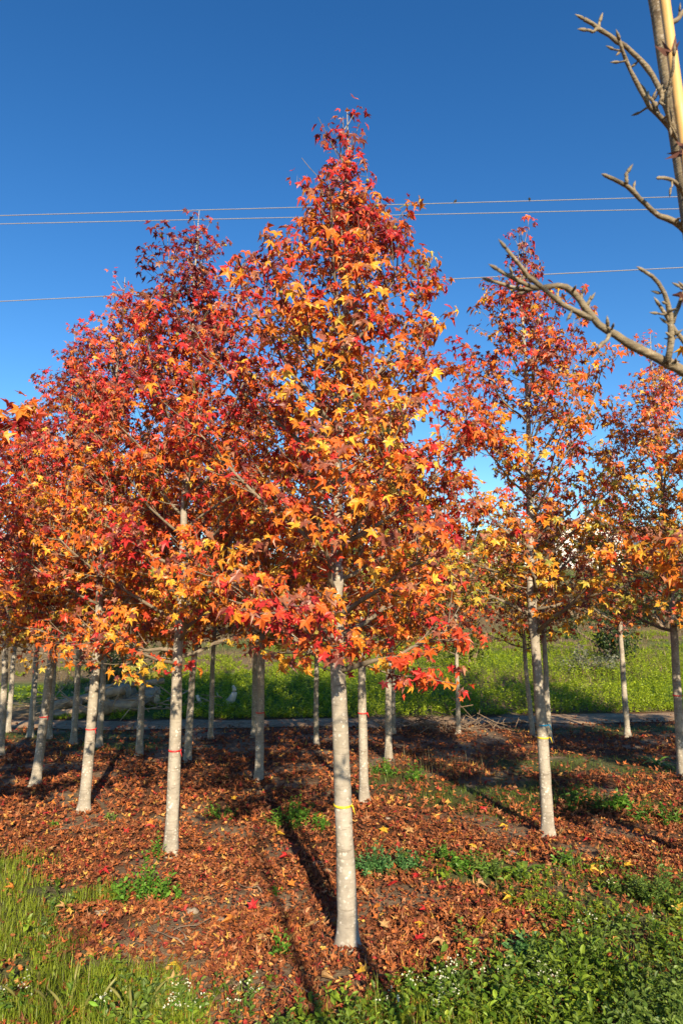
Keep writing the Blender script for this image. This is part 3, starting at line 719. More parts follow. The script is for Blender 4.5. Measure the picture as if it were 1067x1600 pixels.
V = np.vstack([p[0] for p in parts]); T = np.vstack([parts[0][1], parts[1][1] + len(parts[0][0])]); C = np.vstack([p[2] for p in parts])
link('leaf_litter', tri_mesh('leaf_litter', V, T, M_LITTER, C), kind='stuff', label='brown carpet of dry fallen leaves under the trees', category='leaf litter')

def blades(X, Y, hgt, wid, col, lean=.5, seg=3, g=RNG, z=None):
    """Bent tapering grass blades, as triangles."""
    n = len(X); az = g.uniform(0, 6.28, n); bend = np.abs(g.normal(0, lean, n)) + .1
    dx, dy = np.cos(az), np.sin(az); z0 = height(X, Y) - .01 if z is None else z
    Vs = []
    for q in range(seg + 1):
        f = q / seg; off = bend * f * f * hgt; zz = z0 + hgt * (f - .28 * bend * f * f); wq = wid * (1 - f) ** .7
        cx, cy = X + dx * off, Y + dy * off
        if q < seg:
            Vs += [np.stack([cx - dy * wq / 2, cy + dx * wq / 2, zz], -1), np.stack([cx + dy * wq / 2, cy - dx * wq / 2, zz], -1)]
        else: Vs.append(np.stack([cx, cy, zz], -1))
    m = 2 * seg + 1; V = np.stack(Vs, 1).reshape(-1, 3); T = []
    for q in range(seg - 1): T += [(2 * q, 2 * q + 1, 2 * q + 3), (2 * q, 2 * q + 3, 2 * q + 2)]
    T.append((2 * seg - 2, 2 * seg - 1, 2 * seg))
    T = (np.array(T)[None] + (np.arange(n) * m)[:, None, None]).reshape(-1, 3)
    return V, T, np.repeat(col, m, axis=0)
def tints(n, a, b, g=RNG, var=.2):
    t = g.random((n, 1)); return (np.array(a) * (1 - t) + np.array(b) * t) * g.uniform(1 - var, 1 + var, (n, 1))

# grass of the verge
X, Y = frustum_pts(80000, 2.9, 5.7, 1.2)
l, r, st, p = green_mask(X, Y, .07)
clump = vnoise(X, Y, 51, .16)
k = (l & (clump > .25)) | (st & (RNG.random(len(X)) < .45) & (clump > .35)) | (r & (RNG.random(len(X)) < .10))
X, Y, clump = X[k], Y[k], clump[k]; n = len(X)
hg = (.035 + .085 * clump) * RNG.uniform(.6, 1.35, n)
V1 = blades(X, Y, hg, RNG.uniform(.0028, .006, n), tints(n, (.15, .22, .012), (.32, .38, .035), var=.3), .55)
dryn = 1400; q = RNG.integers(0, n, dryn)
V2 = blades(X[q] + .01, Y[q], hg[q] * 1.1, np.full(dryn, .003), tints(dryn, (.30, .24, .10), (.42, .34, .16)), .6)
link('grass', tri_mesh('grass', np.vstack([V1[0], V2[0]]), np.vstack([V1[1], V2[1] + len(V1[0])]), M_GREEN, np.vstack([V1[2], V2[2]])), kind='stuff', label='bright green grass along the near verge', category='grass')

# thin grass in the shaded patches between the rows
X, Y = frustum_pts(60000, 5.2, 13, 1.4)
l, r, st, p = green_mask(X, Y, .12); k = p & (vnoise(X, Y, 52, .3) > .42); X, Y = X[k], Y[k]; n = len(X)
V1 = blades(X, Y, RNG.uniform(.03, .10, n), RNG.uniform(.004, .008, n), tints(n, (.06, .11, .012), (.16, .22, .03)), .8, 2)
link('undergrowth', tri_mesh('undergrowth', V1[0], V1[1], M_GREEN, V1[2]), kind='stuff', label='thin grass patches between the tree rows', category='grass')

def oval_leaves(pos, nrm, d, length, width, col, simple=False):
    """Folded oval leaves, four triangles each, attached at pos."""
    n = len(pos); Rm = leaf_frames(nrm, d)
    tmpl = np.array([[0, 0, 0], [.5, .38, .10], [.36, .80, .06], [0, 1, -.10], [-.36, .80, .06], [-.5, .38, .10], [0, .5, 0]])
    loc = tmpl[None] * np.stack([width, length, length], -1)[:, None, :]
    if simple:
        V = np.einsum('nij,nvj->nvi', Rm, loc[:, [0, 1, 3, 5]]) + pos[:, None]; T = np.array([(0, 1, 2), (0, 2, 3)])
        return V.reshape(-1, 3), (T[None] + (np.arange(n) * 4)[:, None, None]).reshape(-1, 3), np.repeat(col, 4, axis=0)
    V = np.einsum('nij,nvj->nvi', Rm, loc) + pos[:, None]
    T = np.array([(0, 1, 6), (1, 2, 6), (2, 3, 6), (3, 4, 6), (4, 5, 6), (5, 0, 6)])
    return V.reshape(-1, 3), (T[None] + (np.arange(n) * 7)[:, None, None]).reshape(-1, 3), np.repeat(col, 7, axis=0)

# broad-leaved ground cover of the verge: sprigs, each a stem with leaves up it
def sprigs(X, Y, hgt, per, ll, col_a, col_b, g=RNG, zfun=height, simple=False):
    n = len(X); az = g.uniform(0, 6.28, n); ln = np.abs(g.normal(0, .35, n)); tip = np.stack([np.cos(az) * ln * hgt, np.sin(az) * ln * hgt, hgt], -1)
    b = np.stack([X, Y, zfun(X, Y)], -1)
    f = np.tile(np.linspace(.15, 1, per), n); idx = np.repeat(np.arange(n), per)
    pos = b[idx] + tip[idx] * f[:, None]; m = len(idx)
    la = np.tile(np.arange(per) * 2.4, n) + az[idx] + g.normal(0, .4, m)
    out = np.stack([np.cos(la), np.sin(la), g.uniform(0, .9, m)], -1)
    nr = np.stack([-np.cos(la) * .5, -np.sin(la) * .5, np.ones(m)], -1) + g.normal(0, .35, (m, 3))
    L = ll * g.uniform(.6, 1.3, m) * (1.15 - .4 * f)
    Vl, Tl, Cl = oval_leaves(pos, nr, out, L, L * g.uniform(.4, .62, m), tints(m, col_a, col_b, g), simple)
    side = np.stack([np.full(n, .0016), np.zeros(n), np.zeros(n)], -1)
    Vs = np.stack([b - side, b + side, b + tip], 1).reshape(-1, 3); Ts = np.arange(3 * n).reshape(-1, 3)
    return np.vstack([Vl, Vs]), np.vstack([Tl, Ts + len(Vl)]), np.vstack([Cl, np.tile(np.array(col_a) * .9, (3 * n, 1))])
X, Y = frustum_pts(9000, 2.9, 5.4, 1.2)
l, r, st, p = green_mask(X, Y, .09)
k = (r & (vnoise(X, Y, 53, .2) * .6 + vnoise(X, Y, 57, .07) * .4 > .50 - .16 * smooth(4.3, 3.4, Y))) | (st & (RNG.random(len(X)) < .5)) | (l & (RNG.random(len(X)) < .10)); X, Y = X[k], Y[k]
kind = vnoise(X, Y, 58, .3) + RNG.normal(0, .12, len(X)); lush = smooth(4.4, 3.4, Y) * smooth(.4, 1.4, X); gc = []
for sel, h0, h1, per, ll, ca, cb in ((kind < .42, .02, .07, 7, .026, (.12, .18, .012), (.28, .34, .03)), ((kind >= .42) & (kind < .68), .03, .10, 6, .044, (.06, .13, .012), (.24, .34, .03)), (kind >= .68, .05, .16, 9, .036, (.07, .13, .02), (.19, .27, .05))):
    n = int(sel.sum()); gc.append(sprigs(X[sel], Y[sel], RNG.uniform(h0, h1, n) * (1 + .9 * lush[sel]), per, ll, ca, cb))
off = np.cumsum([0] + [len(a[0]) for a in gc])
link('ground_cover', tri_mesh('ground_cover', np.vstack([a[0] for a in gc]), np.vstack([a[1] + o for a, o in zip(gc, off)]), M_GREEN, np.vstack([a[2] for a in gc])), kind='stuff', label='low broad-leaved weeds covering the verge corner', category='ground cover')

# weeds of the bank beyond the road
def bank_pts(n, s0, s1, g=RNG):
    X = g.uniform(-11, 13, n); Y = road_mid(X) + .72 + s0 + (s1 - s0) * g.random(n) ** 1.3; return X, Y
X, Y = bank_pts(24000, 0, 12)
s = Y - road_mid(X) - .72
dens = vnoise(X, Y, 54, 1.1) * .6 + vnoise(X, Y, 55, .4) * .4 + .25 * smooth(-3, 1, X) - .30 * smooth(5, 11, s) - .25 * smooth(-4, -7, X)
k = dens > .40; X, Y, dens = X[k], Y[k], dens[k]
hh = (.05 + .42 * np.clip(dens - .38, 0, .6)) * RNG.uniform(.6, 1.3, len(X))
a = sprigs(X, Y, hh, 8, .062, (.17, .26, .010), (.37, .45, .022), simple=True)
link('bank_weeds', tri_mesh('bank_weeds', a[0], a[1], M_GREEN, a[2]), kind='stuff', label='lush bright green weeds covering the bank beyond the road', category='weeds')
X, Y = bank_pts(26000, 3, 42); s = Y - road_mid(X) - .72
k = (vnoise(X, Y, 56, 2.5) + .3 * smooth(2, 12, s) > .55); X, Y = X[k] * (1 + s[k] / 25), Y[k]; n = len(X)
a = blades(X, Y, RNG.uniform(.08, .32, n) * (1 + s[k] / 40), RNG.uniform(.012, .03, n), tints(n, (.13, .10, .045), (.25, .185, .085), var=.35), .8, 2)
link('dry_brush', tri_mesh('dry_brush', a[0], a[1], M_GREEN, a[2]), kind='stuff', label='dry tawny brush and straw on the upper bank', category='brush')

# ------------------------------------------------------------------ single plants on the litter
def weed(px, py, h, spread, nst, per, ll, ca, cb, label, seed, group='weeds on the litter'):
    g = np.random.default_rng(seed); p = base(px, py); root = thing('weed', label, 'plant', p, group)
    az = g.uniform(0, 6.28, nst); rr = spread * 1.15 * g.random(nst) ** .9; X = rr * np.cos(az); Y = rr * np.sin(az) * .8
    hh = h * g.uniform(.45, 1.1, nst) * (1.15 - .75 * rr / max(spread * 1.15, .01))
    a = sprigs(X, Y, hh, per, ll, ca, cb, g, lambda x, y: np.zeros(len(x)) + .002)
    m = nst * per * 7
    link('leaves', tri_mesh('leaves', a[0][:m], a[1][:nst * per * 6], M_GREEN, a[2][:m]), root, kind='stuff')
    st = Geo()
    for k in range(nst):
        b = a[0][m + 3 * k: m + 3 * k + 3]; st.tube([b[0] - [0, 0, .01], (b[0] + b[2]) / 2, b[2]], [.0022, .0018, .001], 4, np.array(ca) * .9)
    link('stems', st.mesh('stems', M_GREEN), root, kind='stuff')
    return root
GA, GB = (.07, .19, .02), (.18, .34, .04); BL = (.06, .17, .045); BB = (.14, .28, .09)
weed(462, 1290, .24, .20, 46, 8, .040, GA, GB, 'bushy bright green weed beside the long trunk shadow', 1)
weed(585, 1366, .19, .13, 44, 9, .034, BL, BB, 'feathery blue-green weed clump next to the yellow-taped trunk', 2)
weed(632, 1362, .16, .11, 34, 9, .034, BL, BB, 'smaller blue-green weed touching the feathery clump', 3)
weed(232, 1405, .22, .19, 36, 8, .042, GA, GB, 'tall leafy weed clump before the red-taped straight trunk', 4)
weed(245, 1345, .22, .07, 12, 8, .032, GA, GB, 'thin leafy shoots growing at the foot of the straight red-taped trunk', 5)
weed(340, 1280, .17, .13, 20, 7, .03, GA, GB, 'sparse weed in the open litter between two red-taped trunks', 6)
weed(438, 1492, .12, .05, 7, 6, .032, GA, GB, 'small seedling with round leaves in the thin trunk shadow', 7)
weed(432, 1398, .05, .05, 8, 5, .022, GA, GB, 'tiny green seedling in the thin trunk shadow', 8)
weed(722, 1362, .12, .16, 30, 7, .04, GA, GB, 'yellow-green leafy weed at the edge of the ground cover', 9)
weed(690, 1345, .13, .12, 20, 7, .035, GA, GB, 'leafy weed beside the blue-green clump, with dead stalks', 10)
weed(968, 1266, .20, .13, 26, 8, .05, GA, GB, 'sunlit weed at the edge of the shaded grass', 11)
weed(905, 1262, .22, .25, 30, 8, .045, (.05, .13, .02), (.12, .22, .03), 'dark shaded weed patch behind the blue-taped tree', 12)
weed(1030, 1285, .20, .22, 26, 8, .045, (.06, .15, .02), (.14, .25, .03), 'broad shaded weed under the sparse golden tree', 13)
weed(650, 1222, .25, .10, 16, 8, .04, GA, GB, 'upright weed among dry stalks by the shaded trunk', 14)
weed(600, 1212, .16, .18, 22, 7, .045, GA, GB, 'low weed at the foot of the slender tree, in shade', 15)
weed(880, 1355, .12, .10, 16, 7, .035, GA, GB, 'small weed at the upper tip of the ground cover', 16)
weed(505, 1300, .14, .07, 12, 7, .03, GA, GB, 'small weed close against the yellow-taped trunk', 17)
weed(172, 1282, .10, .04, 10, 5, .03, (.12, .2, .03), (.2, .3, .05), 'little grassy tuft by the foot of the leaning pale trunk', 18)
weed(85, 1292, .06, .05, 8, 5, .025, GA, GB, 'tiny seedling alone in the litter near the verge grass', 19)
weed(1035, 1420, .34, .10, 12, 9, .034, (.09, .17, .03), (.2, .3, .06), 'tall stalky weed standing over the ground cover', 20)
weed(820, 1500, .14, .10, 16, 7, .055, BL, BB, 'blue-green lobed weed in the middle of the ground cover', 21)

def rosette(px, py, n, L, label, seed, wide=.022):
    g = np.random.default_rng(seed); p = base(px, py); root = thing('rosette_plant', label, 'plant', p, 'strap-leaved rosettes')
    for k in range(n):
        az = k * 2.4 + g.uniform(-.3, .3); l = L * g.uniform(.7, 1.1); V = []; up = g.uniform(.35, 1.0)
        for f in np.linspace(0, 1, 6):
            r = l * f * .85; z = l * (up * f - .55 * f * f); w = wide * math.sin(math.pi * min(f * .85 + .12, 1)) ; c = np.array([math.cos(az) * r, math.sin(az) * r, z + .004]); sd = np.array([-math.sin(az), math.cos(az), 0]) * w
            V += [c - sd + [0, 0, w * .4], c, c + sd + [0, 0, w * .4]]
        T = []
        for q in range(5):
            for e in (0, 1): a = 3 * q + e; T += [(a, a + 1, a + 4), (a, a + 4, a + 3)]
        V = np.array(V); link('leaf_blade', tri_mesh('leaf_blade', V, T, M_GREEN, np.tile(tints(1, (.12, .24, .03), (.22, .36, .05), g)[0], (len(V), 1)), True), root)
rosette(1026, 1196, 11, .30, 'spiky strap-leaved plant in the sun under the sparse golden tree', 1)
rosette(768, 1372, 8, .17, 'pale strap-leaved rosette in the ground cover edge', 2)
rosette(818, 1366, 8, .20, 'larger strap-leaved rosette beside a pale one, leaf pointing up', 3)

def flower(px, py, h, nst, label, seed, spread=.07):
    g = np.random.default_rng(seed); p = base(px, py); root = thing('flowering_weed', label, 'plant', p, 'white flowering weeds of the verge')
    st = Geo(); fl = Geo(); lv = [[], [], []]
    for k in range(nst):
        az = g.uniform(0, 6.28); r = spread * math.sqrt(g.random()); b = np.array([r * math.cos(az), r * math.sin(az), 0]); hh = h * g.uniform(.65, 1.1)
        tip = b + [math.cos(az) * hh * .25, math.sin(az) * hh * .25, hh]; mid = (b + tip) / 2 + g.normal(0, .01, 3)
        st.tube([b - [0, 0, .01], mid, tip], [.0018, .0014, .001], 4, (.12, .20, .04))
        for q in range(3): lv[0].append(b + (tip - b) * g.uniform(.1, .8)); lv[1].append(g.normal(0, .5, 3) + [0, 0, 1]); lv[2].append([math.cos(az + q * 2), math.sin(az + q * 2), .5])
        for q in range(g.integers(3, 7)):
            c = tip + g.normal(0, .012, 3) * [1, 1, .8]; st.tube([tip - [0, 0, .02], c], [.0008, .0006], 3, (.14, .22, .05), cap=False)
            nr = unit(g.normal(0, .6, 3) + [0, -.3, 1]); u = unit(np.cross(nr, [.3, .9, .1])); v = np.cross(nr, u)
            for e in range(4):
                a = e * math.pi / 2; d = u * math.cos(a) + v * math.sin(a); s = np.cross(nr, d); L = .0046
                fl.add([c, c + d * L * .6 + s * L * .45 + nr * .002, c + d * L, c + d * L * .6 - s * L * .45 + nr * .002], [(0, 1, 2), (0, 2, 3)])
    n = len(lv[0]); L = g.uniform(.02, .045, n)
    a = oval_leaves(np.array(lv[0]), np.array(lv[1]), np.array(lv[2]), L, L * .35, tints(n, GA, GB, g))
    link('stems', st.mesh('stems', M_GREEN), root, kind='stuff'); link('leaves', tri_mesh('leaves', a[0], a[1], M_GREEN, a[2]), root, kind='stuff'); link('flowers', fl.mesh('flowers', M_FLOWER), root, kind='stuff')
FL = 'thin-stemmed weed with tiny white four-petalled flowers in the verge'
flower(728, 1572, .17, 9, 'largest cluster of small white flowers, at the edge of the litter', 1, .06)
for k, (px, py, h, nst) in enumerate([(668, 1575, .12, 5), (700, 1598, .12, 5), (852, 1570, .14, 6), (20, 1585, .14, 5), (265, 1585, .10, 5), (380, 1590, .12, 6), (300, 1600, .12, 4), (612, 1592, .10, 4), (925, 1475, .12, 3), (1005, 1470, .14, 2), (965, 1400, .10, 2), (780, 1540, .10, 3), (170, 1600, .12, 3)]):
    flower(px, py, h, nst, FL, 10 + k, .05)

def foxtail(px, py, h, seed):
    g = np.random.default_rng(seed); p = base(px, py); root = thing('foxtail_grass', 'pale nodding foxtail grass stalk in the verge grass', 'grass stalk', p, 'foxtail stalks in the verge')
    az = g.uniform(0, 6.28); d = np.array([math.cos(az), math.sin(az), 0]); P = [d * h * .16 * f ** 3 + [0, 0, h * (f - .12 * f ** 3) - .01] for f in np.linspace(0, 1, 9)]
    link('stalk', Geo().tube(P, np.linspace(.0022, .0012, 9), 5, (.30, .30, .08)).mesh('stalk', M_GREEN, True), root)
    t = unit(P[-1] - P[-2]); Q = [P[-1] + t * .075 * f + d * .012 * f * f - np.array([0, 0, .008 * f * f]) for f in np.linspace(0, 1, 9)]; hd = Geo().tube(Q, [.001, .004, .0052, .0055, .0055, .005, .0042, .003, .0008], 7, (.26, .25, .07))
    for q in range(70):
        c = Q[g.integers(1, 9)]; n = unit(g.normal(0, 1, 3) + t * .8); hd.add([c, c + np.cross(n, t) * .0012, c + n * .013], [(0, 1, 2)], (.32, .30, .10))
    link('seed_head', hd.mesh('seed_head', M_GREEN), root)
    X = g.normal(0, .01, 5); Y = g.normal(0, .01, 5); a = blades(X, Y, g.uniform(.06, .13, 5), np.full(5, .005), tints(5, (.16, .22, .02), (.30, .34, .04), g), .6, 3, g, np.zeros(5)); link('leaves', tri_mesh('leaves', a[0], a[1], M_GREEN, a[2]), root, kind='stuff')
for k, (px, py) in enumerate([(75, 1590), (100, 1608), (112, 1580), (155, 1590), (235, 1592), (60, 1560), (195, 1600), (30, 1600), (205, 1612), (128, 1612), (985, 1590), (1010, 1570)]): foxtail(px, py, .10 + .05 * ((k * 7) % 5) / 5, k)

# bright leaves lying on the litter
cols = dict(yellow=(.66, .40, .04), orange=(.62, .22, .04), red=(.50, .03, .03), tan=(.50, .30, .12))
FM = {(c, k): tri_mesh('fallen_leaf', *HI[k], M_LEAF, np.tile(v, (len(HI[k][0]), 1))) for c, v in cols.items() for k in range(6)}
spots = dict(yellow=[(565, 1522), (662, 1447), (977, 1355), (943, 1365), (790, 1290), (922, 1360), (365, 1250), (800, 1405), (770, 1430), (740, 1325), (505, 1275), (432, 1305), (1060, 1425), (705, 1287), (750, 1450), (600, 1300), (280, 1512), (1020, 1392)],
             orange=[(590, 1420), (940, 1345), (830, 1330), (350, 1385), (310, 1338), (80, 1255), (455, 1385), (365, 1440), (700, 1305), (845, 1462), (175, 1485), (990, 1300), (235, 1290), (20, 1390), (340, 1335)],
             red=[(596, 1530), (655, 1370), (650, 1470), (72, 1272), (240, 1290), (160, 1362), (198, 1302), (450, 1340), (610, 1385), (755, 1265), (920, 1312), (1045, 1470), (395, 1420), (665, 1425)],
             tan=[(400, 1386), (358, 1360), (75, 1330), (755, 1485), (690, 1470), (745, 1382), (600, 1450), (955, 1345), (480, 1450), (410, 1470), (330, 1405), (500, 1530), (270, 1540), (100, 1420), (875, 1305), (640, 1300), (1000, 1340), (560, 1390)])
for c, ps in spots.items():
    for k, (px, py) in enumerate(ps):
        p = on_ground(px, py, .03); o = link('fallen_leaf', FM[(c, k % 6)], None, p + [0, 0, .008], group='bright fallen leaves', category='leaf',
                                            label='bright %s fallen star leaf lying on the leaf litter' % c)
        s = .05 * (.9 + .5 * ((k * 37) % 10) / 10); o.scale = (s, s, s); o.rotation_euler = (R_(((k * 53) % 50) + 5), R_(((k * 31) % 40) - 20), k * 2.1)

# twigs and stones in the litter
g = np.random.default_rng(77)
tw = [(260, 1470, .30), (300, 1455, .22), (285, 1465, .18), (390, 1395, .22), (500, 1450, .14), (640, 1250, .3), (120, 1300, .35), (940, 1335, .35), (1010, 1325, .4), (740, 1370, .3), (455, 1560, .2), (470, 1555, .22)]
for k, (px, py, L) in enumerate(tw):
    p = base(px, py); a = g.uniform(0, 3.14); P = np.array([[math.cos(a) * L * (f - .5), math.sin(a) * L * (f - .5), .022 + .02 * f + .01 * math.sin(7 * f)] for f in np.linspace(0, 1, 6)]) + g.normal(0, .004, (6, 3))
    b = Geo().tube(P, np.linspace(.0045, .002, 6), 6); q = P[3]; b.tube([q, q + [math.cos(a + .7) * L * .25, math.sin(a + .7) * L * .25, .02]], [.0025, .0012], 5)
    link('fallen_twig', b.mesh('fallen_twig', M_DRY, True), None, p, group='fallen twigs', category='twig', label='thin dry forked twig lying on the leaf litter')
def pebble(px, py, s, k):
    b = Geo(); th = np.linspace(0, 2 * np.pi, 9)[:-1]; Vs = []
    for z, r in ((-.2, .8), (.1, 1.0), (.4, .75), (.55, .35)): Vs.append(np.stack([r * np.cos(th), .75 * r * np.sin(th), np.full(8, z)], -1) * (1 + g.normal(0, .07, (8, 1))))
    V = np.vstack(Vs + [np.array([[0, 0, .58]])]); T = []
    for i_ in range(3):
        for j_ in range(8): a_, b_ = i_ * 8 + j_, i_ * 8 + (j_ + 1) % 8; T += [(a_, b_, b_ + 8), (a_, b_ + 8, a_ + 8)]
    for j_ in range(8): T.append((24 + j_, 24 + (j_ + 1) % 8, 32))
    b.add(V * s, T); link('stone', b.mesh('stone', M_STONES, True), None, base(px, py), group='stones in the litter', category='stone', label='small grey stone half sunk in the leaf litter')
for k, (px, py, s) in enumerate([(497, 1352, .05), (510, 1362, .035), (800, 1336, .05), (345, 1440, .04), (300, 1425, .045), (605, 1280, .03), (560, 1585, .03), (585, 1570, .025), (40, 1318, .05), (160, 1425, .05)]): pebble(px, py, s, k)

# ------------------------------------------------------------------ log heap, curved limbs, brush pile on the bank
def log(px, py, L, r, az, tilt, label, name='cut_log', lift=0.0, mat=None):
    p = on_terrain(px, py); gg = np.random.default_rng(int(px * 7 + py)); d = np.array([math.cos(az) * math.cos(tilt), math.sin(az) * math.cos(tilt), math.sin(tilt)])
    s = np.linspace(-.5, .5, 7)[:, None]; P = s * L * d + gg.normal(0, r * .08, (7, 3)); root = thing(name, label, 'log', tuple(p + [0, 0, r * .8 + lift]), 'logs heaped on the bank')
    rr = r * (1 + gg.normal(0, .05, 7)) * np.linspace(1.08, .92, 7)
    link('bark', Geo().tube(P, rr, 12, cap=False).mesh('bark', mat or M_LOG, True), root)
    for e in (0, -1):
        c = Geo(); n = d * (1 if e else -1); c.tube([P[e] - n * .004, P[e] + n * .003, P[e] + n * .0035], [rr[e] * .93, rr[e] * .92, .001], 12)
        link('sawn_end', c.mesh('sawn_end', M_CUT), root)
LG = [(180, 1116, .75, .15, .5, .05, 'thick short log with a pale sawn end low in the heap', 0), (185, 1104, .42, .16, 1.3, .05, 'stubby log showing a round tan sawn end in the heap', .12),
      (232, 1094, .5, .13, 1.2, .1, 'small round-ended log set apart at the upper end of the heap', 0), (150, 1116, 1.5, .09, .5, .12, 'long thin log lying along the foot of the heap', 0),
      (135, 1112, 1.4, .10, .35, .2, 'long grey log on top of the thin one', .15), (120, 1118, 1.0, .08, .6, .1, 'weathered pole at the lower end of the heap', 0),
      (165, 1100, 1.3, .07, .7, .35, 'dark thin pole slanting up across the heap', .2), (207, 1090, .8, .07, 2.3, .7, 'broken pole sticking up out of the heap', .1),
      (195, 1092, 1.6, .06, .2, .1, 'long crooked stick across the heap top', .22), (215, 1102, .9, .09, 2.8, .0, 'bent grey log at the back of the heap', .05)]
for a in LG: log(*a[:6], a[6], lift=a[7])
g = np.random.default_rng(8)
p0 = on_terrain(175, 1108); b = Geo()
for k in range(90):
    c = g.normal(0, 1, 3) * [.85, .5, .08] + [0, 0, .14]; d = unit(g.normal(0, 1, 3) * [1, .7, .35]); L = g.uniform(.3, 1.0); c[2] = max(c[2], .05)
    b.tube([c - d * L / 2, c + g.normal(0, .03, 3), c + d * L / 2], [.014, .012, .006], 5)
link('branch_debris', b.mesh('branch_debris', M_LOG, True), None, p0, kind='stuff', label='tangle of grey broken branches heaped with the logs', category='branches')
def limb(pts, Y, r, label):
    P = np.array([at_depth(px, py, Y) for px, py in pts]); b0 = P[0].copy(); Q, _ = knotty(P - b0, .1, .1, g, 22)
    link('curved_limb', Geo().tube(Q, np.interp(np.linspace(0, 1, 22), np.linspace(0, 1, len(r)), r), 10).mesh('curved_limb', M_PALE, True), None, b0, label=label, category='log', group='curved pale limbs')
yl = on_terrain(350, 1104)[1] + .1
limb([(344, 1106), (352, 1103), (360, 1096), (366, 1085), (367, 1077), (364, 1071)], yl, [.05, .085, .085, .07, .045, .02], 'large horn-shaped barkless limb curving up out of the weeds')
yl2 = on_terrain(319, 1105)[1] + .1
limb([(320, 1106), (314, 1100), (310, 1092), (308, 1086)], yl2, [.045, .04, .035, .03], 'smaller pale curved limb stub poking out of the weeds')

p0 = np.array(base(690, 1143)); b = Geo()
for k in range(130):
    c = g.normal(0, 1, 3) * [.55, .16, .0] + [0, 0, abs(g.normal(0, .12)) + .03]; d = unit(g.normal(0, 1, 3) * [1, .6, .5]); L = g.uniform(.2, .7)
    b.tube([c - d * L / 2, c + g.normal(0, .03, 3), c + d * L / 2], [.007, .006, .002], 4, cap=False)
link('brush_pile', b.mesh('brush_pile', M_DRY), None, p0, label='low dark pile of pruned twigs at the road edge', category='brush pile')
for k, (px, py, w_) in enumerate([(625, 1205, .35), (690, 1205, .35)]):
    n = 160; X = g.normal(0, w_, n); Y = g.normal(0, .3, n); q = base(px, py)
    a = blades(X, Y, g.uniform(.08, .28, n), g.uniform(.003, .006, n), tints(n, (.10, .075, .03), (.22, .18, .07), g), .5, 3, g, np.zeros(n))
    link('dry_stalks', tri_mesh('dry_stalks', a[0], a[1], M_GREEN, a[2]), None, q, kind='stuff', label='withered brown weed stalks in the shade', category='weeds')

# ------------------------------------------------------------------ shrubs and trees on the hillside
def shrub(loc, rx, rz, n, ll, ca, cb, label, seed, name='shrub', group='shrubs on the hillside', lobes=9):
    g = np.random.default_rng(seed); root = thing(name, label, 'bush', tuple(loc), group)
    cen = g.normal(0, 1, (lobes, 3)) * [rx * .45, rx * .45, rz * .22] + [0, 0, rz * .55]; rad = g.uniform(.3, .55, lobes) * rx
    k = g.integers(0, lobes, n); d = unit(g.normal(0, 1, (n, 3))); pos = cen[k] + d * (rad[k] * g.uniform(.55, 1.08, n))[:, None] * [1, 1, rz / rx * .9]
    ok = pos[:, 2] > .03; pos, d, k = pos[ok], d[ok], k[ok]; n = len(pos)
    nr = d + np.array([0, 0, .5]) + g.normal(0, .5, (n, 3)); L = ll * g.uniform(.6, 1.3, n)
    tone = g.uniform(.7, 1.2, lobes)[k][:, None]
    a = oval_leaves(pos, nr, g.normal(0, 1, (n, 3)) + d * .5 + [0, 0, -.3], L, L * .5, tints(n, ca, cb, g) * tone)
    link('foliage', tri_mesh('foliage', a[0], a[1], M_GREEN, a[2]), root, kind='stuff')
    st = Geo()
    for q in range(lobes): st.tube([[g.normal(0, .05), g.normal(0, .05), -.1], cen[q] * [.5, .5, .6], cen[q]], [rx * .05, rx * .035, rx * .015], 5)
    link('stem', st.mesh('stem', M_DRY), root)
OL = ((.05, .07, .02), (.12, .14, .04)); YG = ((.16, .18, .03), (.30, .30, .06)); DG = ((.02, .045, .012), (.06, .10, .03)); BR = ((.12, .085, .045), (.24, .18, .09)); GY = ((.14, .15, .10), (.26, .27, .18))
def hill(px, Y): 
    d = ray(px, 900); X = d[0] / d[1] * Y; return np.array([X, Y, float(height(X, Y))])
shrub(on_terrain(738, 1040), .75, .9, 1500, .09, *((.10, .14, .02), (.24, .26, .05)), 'yellow-green rounded shrub on the bank behind the brush pile', 1)
shrub(on_terrain(965, 1040), .9, 1.3, 1800, .09, *DG, 'dark evergreen shrub on the bank by the sparse golden tree', 2)
shrub(on_terrain(912, 1052), .5, .55, 900, .07, *GY, 'grey-leaved low shrub beside the dark evergreen one', 3)
shrub(on_terrain(180, 1068), 1.0, 1.0, 1500, .10, *OL, 'olive shrub just above the log heap', 4)
